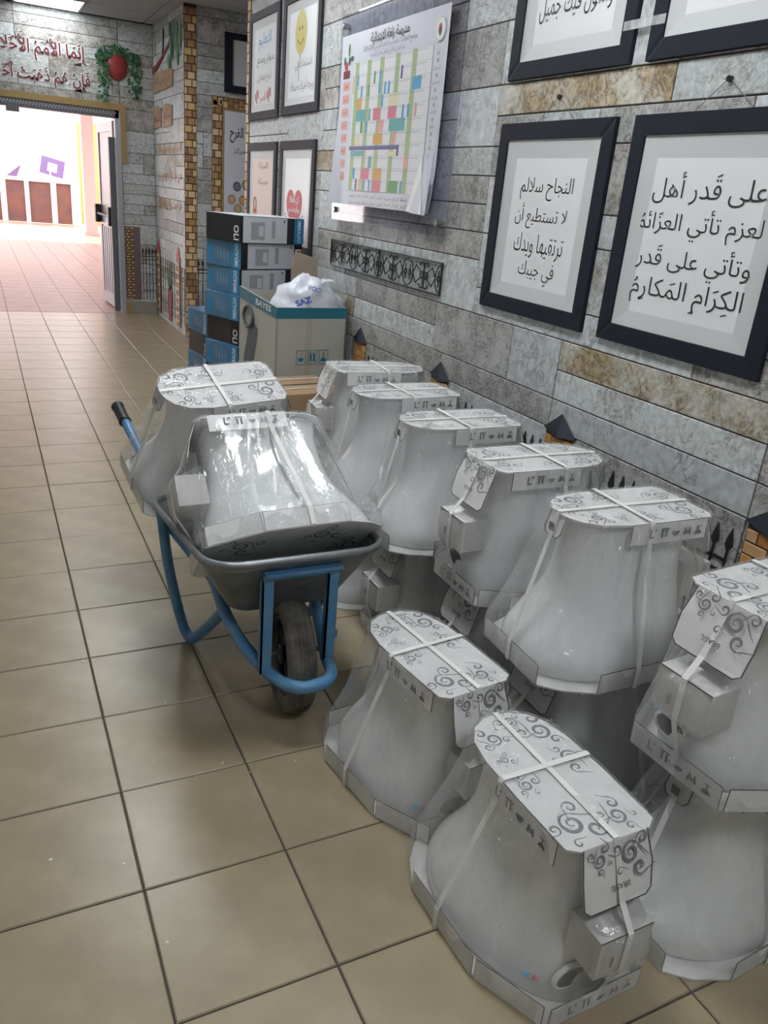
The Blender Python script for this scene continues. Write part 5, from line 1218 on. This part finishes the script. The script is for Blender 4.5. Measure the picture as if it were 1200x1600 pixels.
for k in range(9):
    z = (8 - k) * (hh + .0014)
    dx = [0.0, .012, .008, 0.0, .01, -.004, .0, .006, 0][k]
    product_box(1.115 + dx, 3.50 + [0, .03, .04, .01, .03, 0, 0, 0, 0][k], z, th + [0, .02, -.02, .015, -.01, 0, 0, 0, 0][k], .47, .325, hh, st[k], lb[k], flip=(k % 2 == 1))
st = ['blue', 'dark', 'blue', 'black', 'blue']; lb = ['top', 'second', 'third', 'fourth', 'lowest']
for k in range(5): product_box(1.045 + (.006 if k % 2 else 0), 3.97, (4 - k) * .1402, .15, .42, .33, .139, ['blue', 'black', 'blue', 'black', 'blue'][k], f'{["blue", "black"][k % 2]} box, {lb[k]} in the short stack nearest the aisle', face=False)

# large white carton with teal band
bc = empty('large_carton', (1.12, 2.85, 0), 'large white open carton with teal band and pot picture', 'box'); bc.rotation_euler = (0, 0, .1)
W_, D_, H_ = .405, .50, .912; Hb = .945
mb = MB(); tk = .006
def wallp(a, b, za, zb, m=m_cartonw):     # vertical sheet from a to b with tops za, zb
    ax, ay = a; bx, by = b; dx, dy = bx - ax, by - ay; l = math.hypot(dx, dy); nx, ny = -dy / l * tk, dx / l * tk
    mb.add([(ax, ay, 0), (bx, by, 0), (bx, by, zb), (ax, ay, za), (ax + nx, ay + ny, 0), (bx + nx, by + ny, 0), (bx + nx, by + ny, zb), (ax + nx, ay + ny, za)], [(0, 1, 2, 3), (7, 6, 5, 4), (3, 2, 6, 7), (0, 3, 7, 4), (1, 5, 6, 2)], m)
wallp((0, 0), (W_, 0), H_, H_); mb.obj('front_wall', bc)
mb = MB(); wallp((0, D_), (0, 0), Hb + .01, H_); mb.obj('left_wall', bc)
mb = MB(); wallp((W_, 0), (W_, D_), H_, H_ + .01); mb.obj('right_wall', bc)
mb = MB(); wallp((W_, D_), (0, D_), H_, Hb); mb.obj('back_wall', bc)
mb = MB(); mb.box(.01, W_ - .01, .01, D_ - .01, .02, .80, m_kraft2); mb.obj('inner_pack', bc)
mb = MB(); e = .001
mb.box(-e, W_, -e * 2, 0, H_ - .055, H_, m_teal)
mb.add([(-e * 2, 0, H_ - .055), (-e * 2, 0, H_), (-e * 2, D_, Hb + .01), (-e * 2, D_, Hb - .05)], [(0, 1, 2, 3)], m_teal); mb.obj('teal_band', bc)
mb = MB(); mb.box(W_ * .42, W_ * .50, -e * 1.2, 0, .1, H_ - .055, mat('carton_tape', (0.46, 0.42, 0.33), rough=0.3)); mb.obj('tape', bc)
Af = Matrix(((1, 0, 0, 0), (0, 0, -1, -e * 2), (0, 1, 0, 0), (0, 0, 0, 1)))
def symbol(u, kind, nm):
    mb = MB(); v = .655; s = .026
    ring = [(u - s, v - s * 1.4), (u + s, v - s * 1.4), (u + s, v + s * 1.4), (u - s, v + s * 1.4), (u - s, v - s * 1.4)]
    mb.tube([Af @ Vector((a, b, 0.0)) for a, b in ring], .0016, m_teal, 5)
    P = lambda pts: mb.poly([(u + a * s, v + b * s * 1.2, .0008) for a, b in pts], m_teal, T=Af)
    if kind == 0: P([(-.7, -.1), (-.4, -.65), (.4, -.65), (.7, -.1)]); P([(.05, -.1), (.15, -.1), (.2, .9), (.1, .9)]); P([(.1, .9), (.2, .9), (.4, .7), (.3, .6)])
    if kind == 1: P([(-.65, -.7), (-.15, -.7), (-.15, .5), (-.65, .5)]); P([(.15, -.7), (.65, -.7), (.65, .5), (.15, .5)]); P([(-.7, .6), (.7, .6), (.7, .75), (-.7, .75)])
    if kind == 2: P([(-.75, -.7), (.75, -.7), (.6, -.3), (.15, -.1), (.08, .6), (.3, .8), (-.3, .8), (-.08, .6), (-.15, -.1), (-.6, -.3)])
    mb.obj(nm, bc)
symbol(.145, 0, 'handling_symbol'); symbol(.212, 1, 'handling_symbol'); symbol(.278, 2, 'handling_symbol')
mb = MB(); Al = Matrix(((0, 0, -1, -e * 2.5), (-1, 0, 0, 0), (0, 1, 0, 0), (0, 0, 0, 1)))   # x -> -y, y -> z
put_text(mb, 'BAYES', m_white, Al @ Matrix.Rotation(-.06, 4, 'Z'), .2, .032, -.22, H_ - .025 , arabic=False, bold=.02, z=.0006); mb.obj('carton_lettering', bc)
mb = MB()
m_pot = mat('pot_grey', (0.10, 0.12, 0.15), rough=0.4, noise_amt=0.3)
mb.poly([(u, v, .0008) for u, v in ((-.42, .47), (-.38, .44), (-.32, .52), (-.26, .66), (-.235, .76), (-.29, .80), (-.36, .74), (-.42, .58))], m_pot, T=Al)
mb.tube([Al @ Vector((-.36 + .065 * math.cos(a), .81 + .055 * math.sin(a), .001)) for a in [2 * PI * k / 20 for k in range(21)]], .011, m_pot, 5); mb.obj('pot_picture', bc)
# things in and behind the carton
bag = empty('shopping_bag', (1.36, 3.06, .885), 'crumpled white plastic carrier bag with blue print lying on the large carton', 'bag')
n1, n2 = 18, 28; rings = []
for i in range(n1 + 1):
    ph = PI * i / n1; ring = []
    for j in range(n2):
        a = 2 * PI * j / n2; p = Vector((math.sin(ph) * math.cos(a), math.sin(ph) * math.sin(a), math.cos(ph)))
        f = 1 + .28 * noise.noise(p * 2.3 + Vector((3, 1, 0))) + .12 * noise.noise(p * 6)
        zz = p.z * f
        ring.append((p.x * .19 * f * (1 - .25 * max(0, zz)), p.y * .15 * f, max(-.03, zz * .145 + .02)))
    rings.append(ring)
mb = MB(); mb.loft(rings, m_bag); mb.obj('bag_body', bag, smooth=True)
for pts in ([(.03, -.06, .12), (.06, -.09, .155), (.11, -.10, .15), (.13, -.08, .11)], [(-.02, 0, .13), (.0, .02, .165), (.03, .01, .14)]):
    mb = MB(); mb.ribbon(smooth_path(pts), (.3, 1, .3), .03, .003, m_bag); mb.obj('handle', bag)
mb = MB()
Ab = Matrix.Translation((-.055, -.152, .065)) @ Matrix.Rotation(math.radians(-18), 4, 'Y') @ Matrix.Rotation(math.radians(58), 4, 'X')
put_text(mb, 'SAZ', m_bagblue, Ab, .09, .035, -.03, -.01, arabic=False, bold=.05, z=.014); put_text(mb, 'VOG', m_bagblue, Ab @ Matrix.Rotation(-.6, 4, 'Z'), .07, .025, .02, .06, arabic=False, bold=.01, z=.012)
mb.obj('bag_print', bag)
t = empty('cardboard_sheet', (1.40, 3.38, .84), 'plain brown cardboard sheet standing behind the carrier bag', 'cardboard')
A = Matrix.Rotation(math.radians(8), 4, 'Z') @ Matrix.Rotation(math.radians(-8), 4, 'X'); mb = MB(); mb.loft([[(x, y, z) for x, z in ((-.02, -.02), (.155, -.02), (.165, .27), (.02, .31), (-.01, .2))] for y in (0, .005)], m_kraft2, T=A); mb.obj('sheet', t)
t = empty('plastic_sheet', (1.50, 3.2, .72), 'crumpled clear plastic hanging beside the large carton', 'plastic sheet')
mb = MB(); vv = []; fc = []
for j in range(15):
    for i in range(9):
        p = Vector((i * .4, j * .4, 0)); vv.append((.035 + .03 * noise.noise(p), -.22 + i * .05 + .02 * noise.noise(p + Vector((5, 0, 0))), .40 - j * .038 + (.03 * noise.noise(p + Vector((0, 7, 0))))))
for j in range(14):
    for i in range(8): a = j * 9 + i; fc.append((a, a + 1, a + 10, a + 9))
mb.add(vv, fc, m_film_clear); mb.obj('film', t, smooth=True)
# brown carton on the floor in front
kb = empty('brown_carton', (0.95, 2.36, 0), 'plain brown carton tied with white cord behind the far toilet', 'box'); kb.rotation_euler = (0, 0, .12)
mb = MB(); mb.box(0, .40, 0, .36, 0, .585, m_kraft); mb.obj('body', kb, bevel=.003)
mb = MB(); mb.box(.03, .12, -.0012, 0, .42, .5, m_paper); mb.box(-.0012, 0, .06, .15, .38, .5, m_paper); mb.obj('paper_label', kb)
mb = MB(); mb.box(-.001, .401, .172, .188, .3, .586, m_boxdark)
mb.obj('seam', kb)
for yy in (.09, .27):
    mb = MB(); mb.tube([(-.004, yy, 0.01), (-.004, yy, .575), (.006, yy, .59), (.394, yy, .59), (.404, yy, .575), (.404, yy, .01)], .004, m_strap, 6); mb.obj('cord', kb)

# chips and crumbs on the floor tiles
rng = random.Random(12)
for k, (x, y, s) in enumerate(((.62, .13, .009), (-.18, .49, .006), (.27, .68, .004), (.33, .62, .004), (-.03, .42, .004), (.18, 1.0, .004), (.44, .86, .004), (.02, .18, .004), (-.02, 1.3, .008), (.28, .38, .003), (.46, .62, .003), (.1, .75, .003))):
    mb = MB(); n = 7; r0 = [(s * rng.uniform(.6, 1.2) * math.cos(2 * PI * j / n), s * rng.uniform(.5, .9) * math.sin(2 * PI * j / n)) for j in range(n)]
    mb.loft([[(a, b, 0) for a, b in r0], [(a * .8, b * .8, s * .35) for a, b in r0]], m_chip if k % 3 else m_label)
    o = mb.obj('plaster_chip'); o.location = (x, y, .0003); tag(o, 'tiny pale plaster chip on the floor tiles, ' + ['beside the nearest toilet', 'at the left picture edge', 'in front of the barrow wheel', 'between the wheel and the nearest toilet', 'left of centre near a tile joint', 'left of the barrow wheel', 'just beside the tyre', 'low on the left aisle tiles', 'level with the barrow tray', 'in the open middle of the floor', 'left of the second floor toilet', 'midway up the aisle'][k], 'debris', 'chips on the floor')
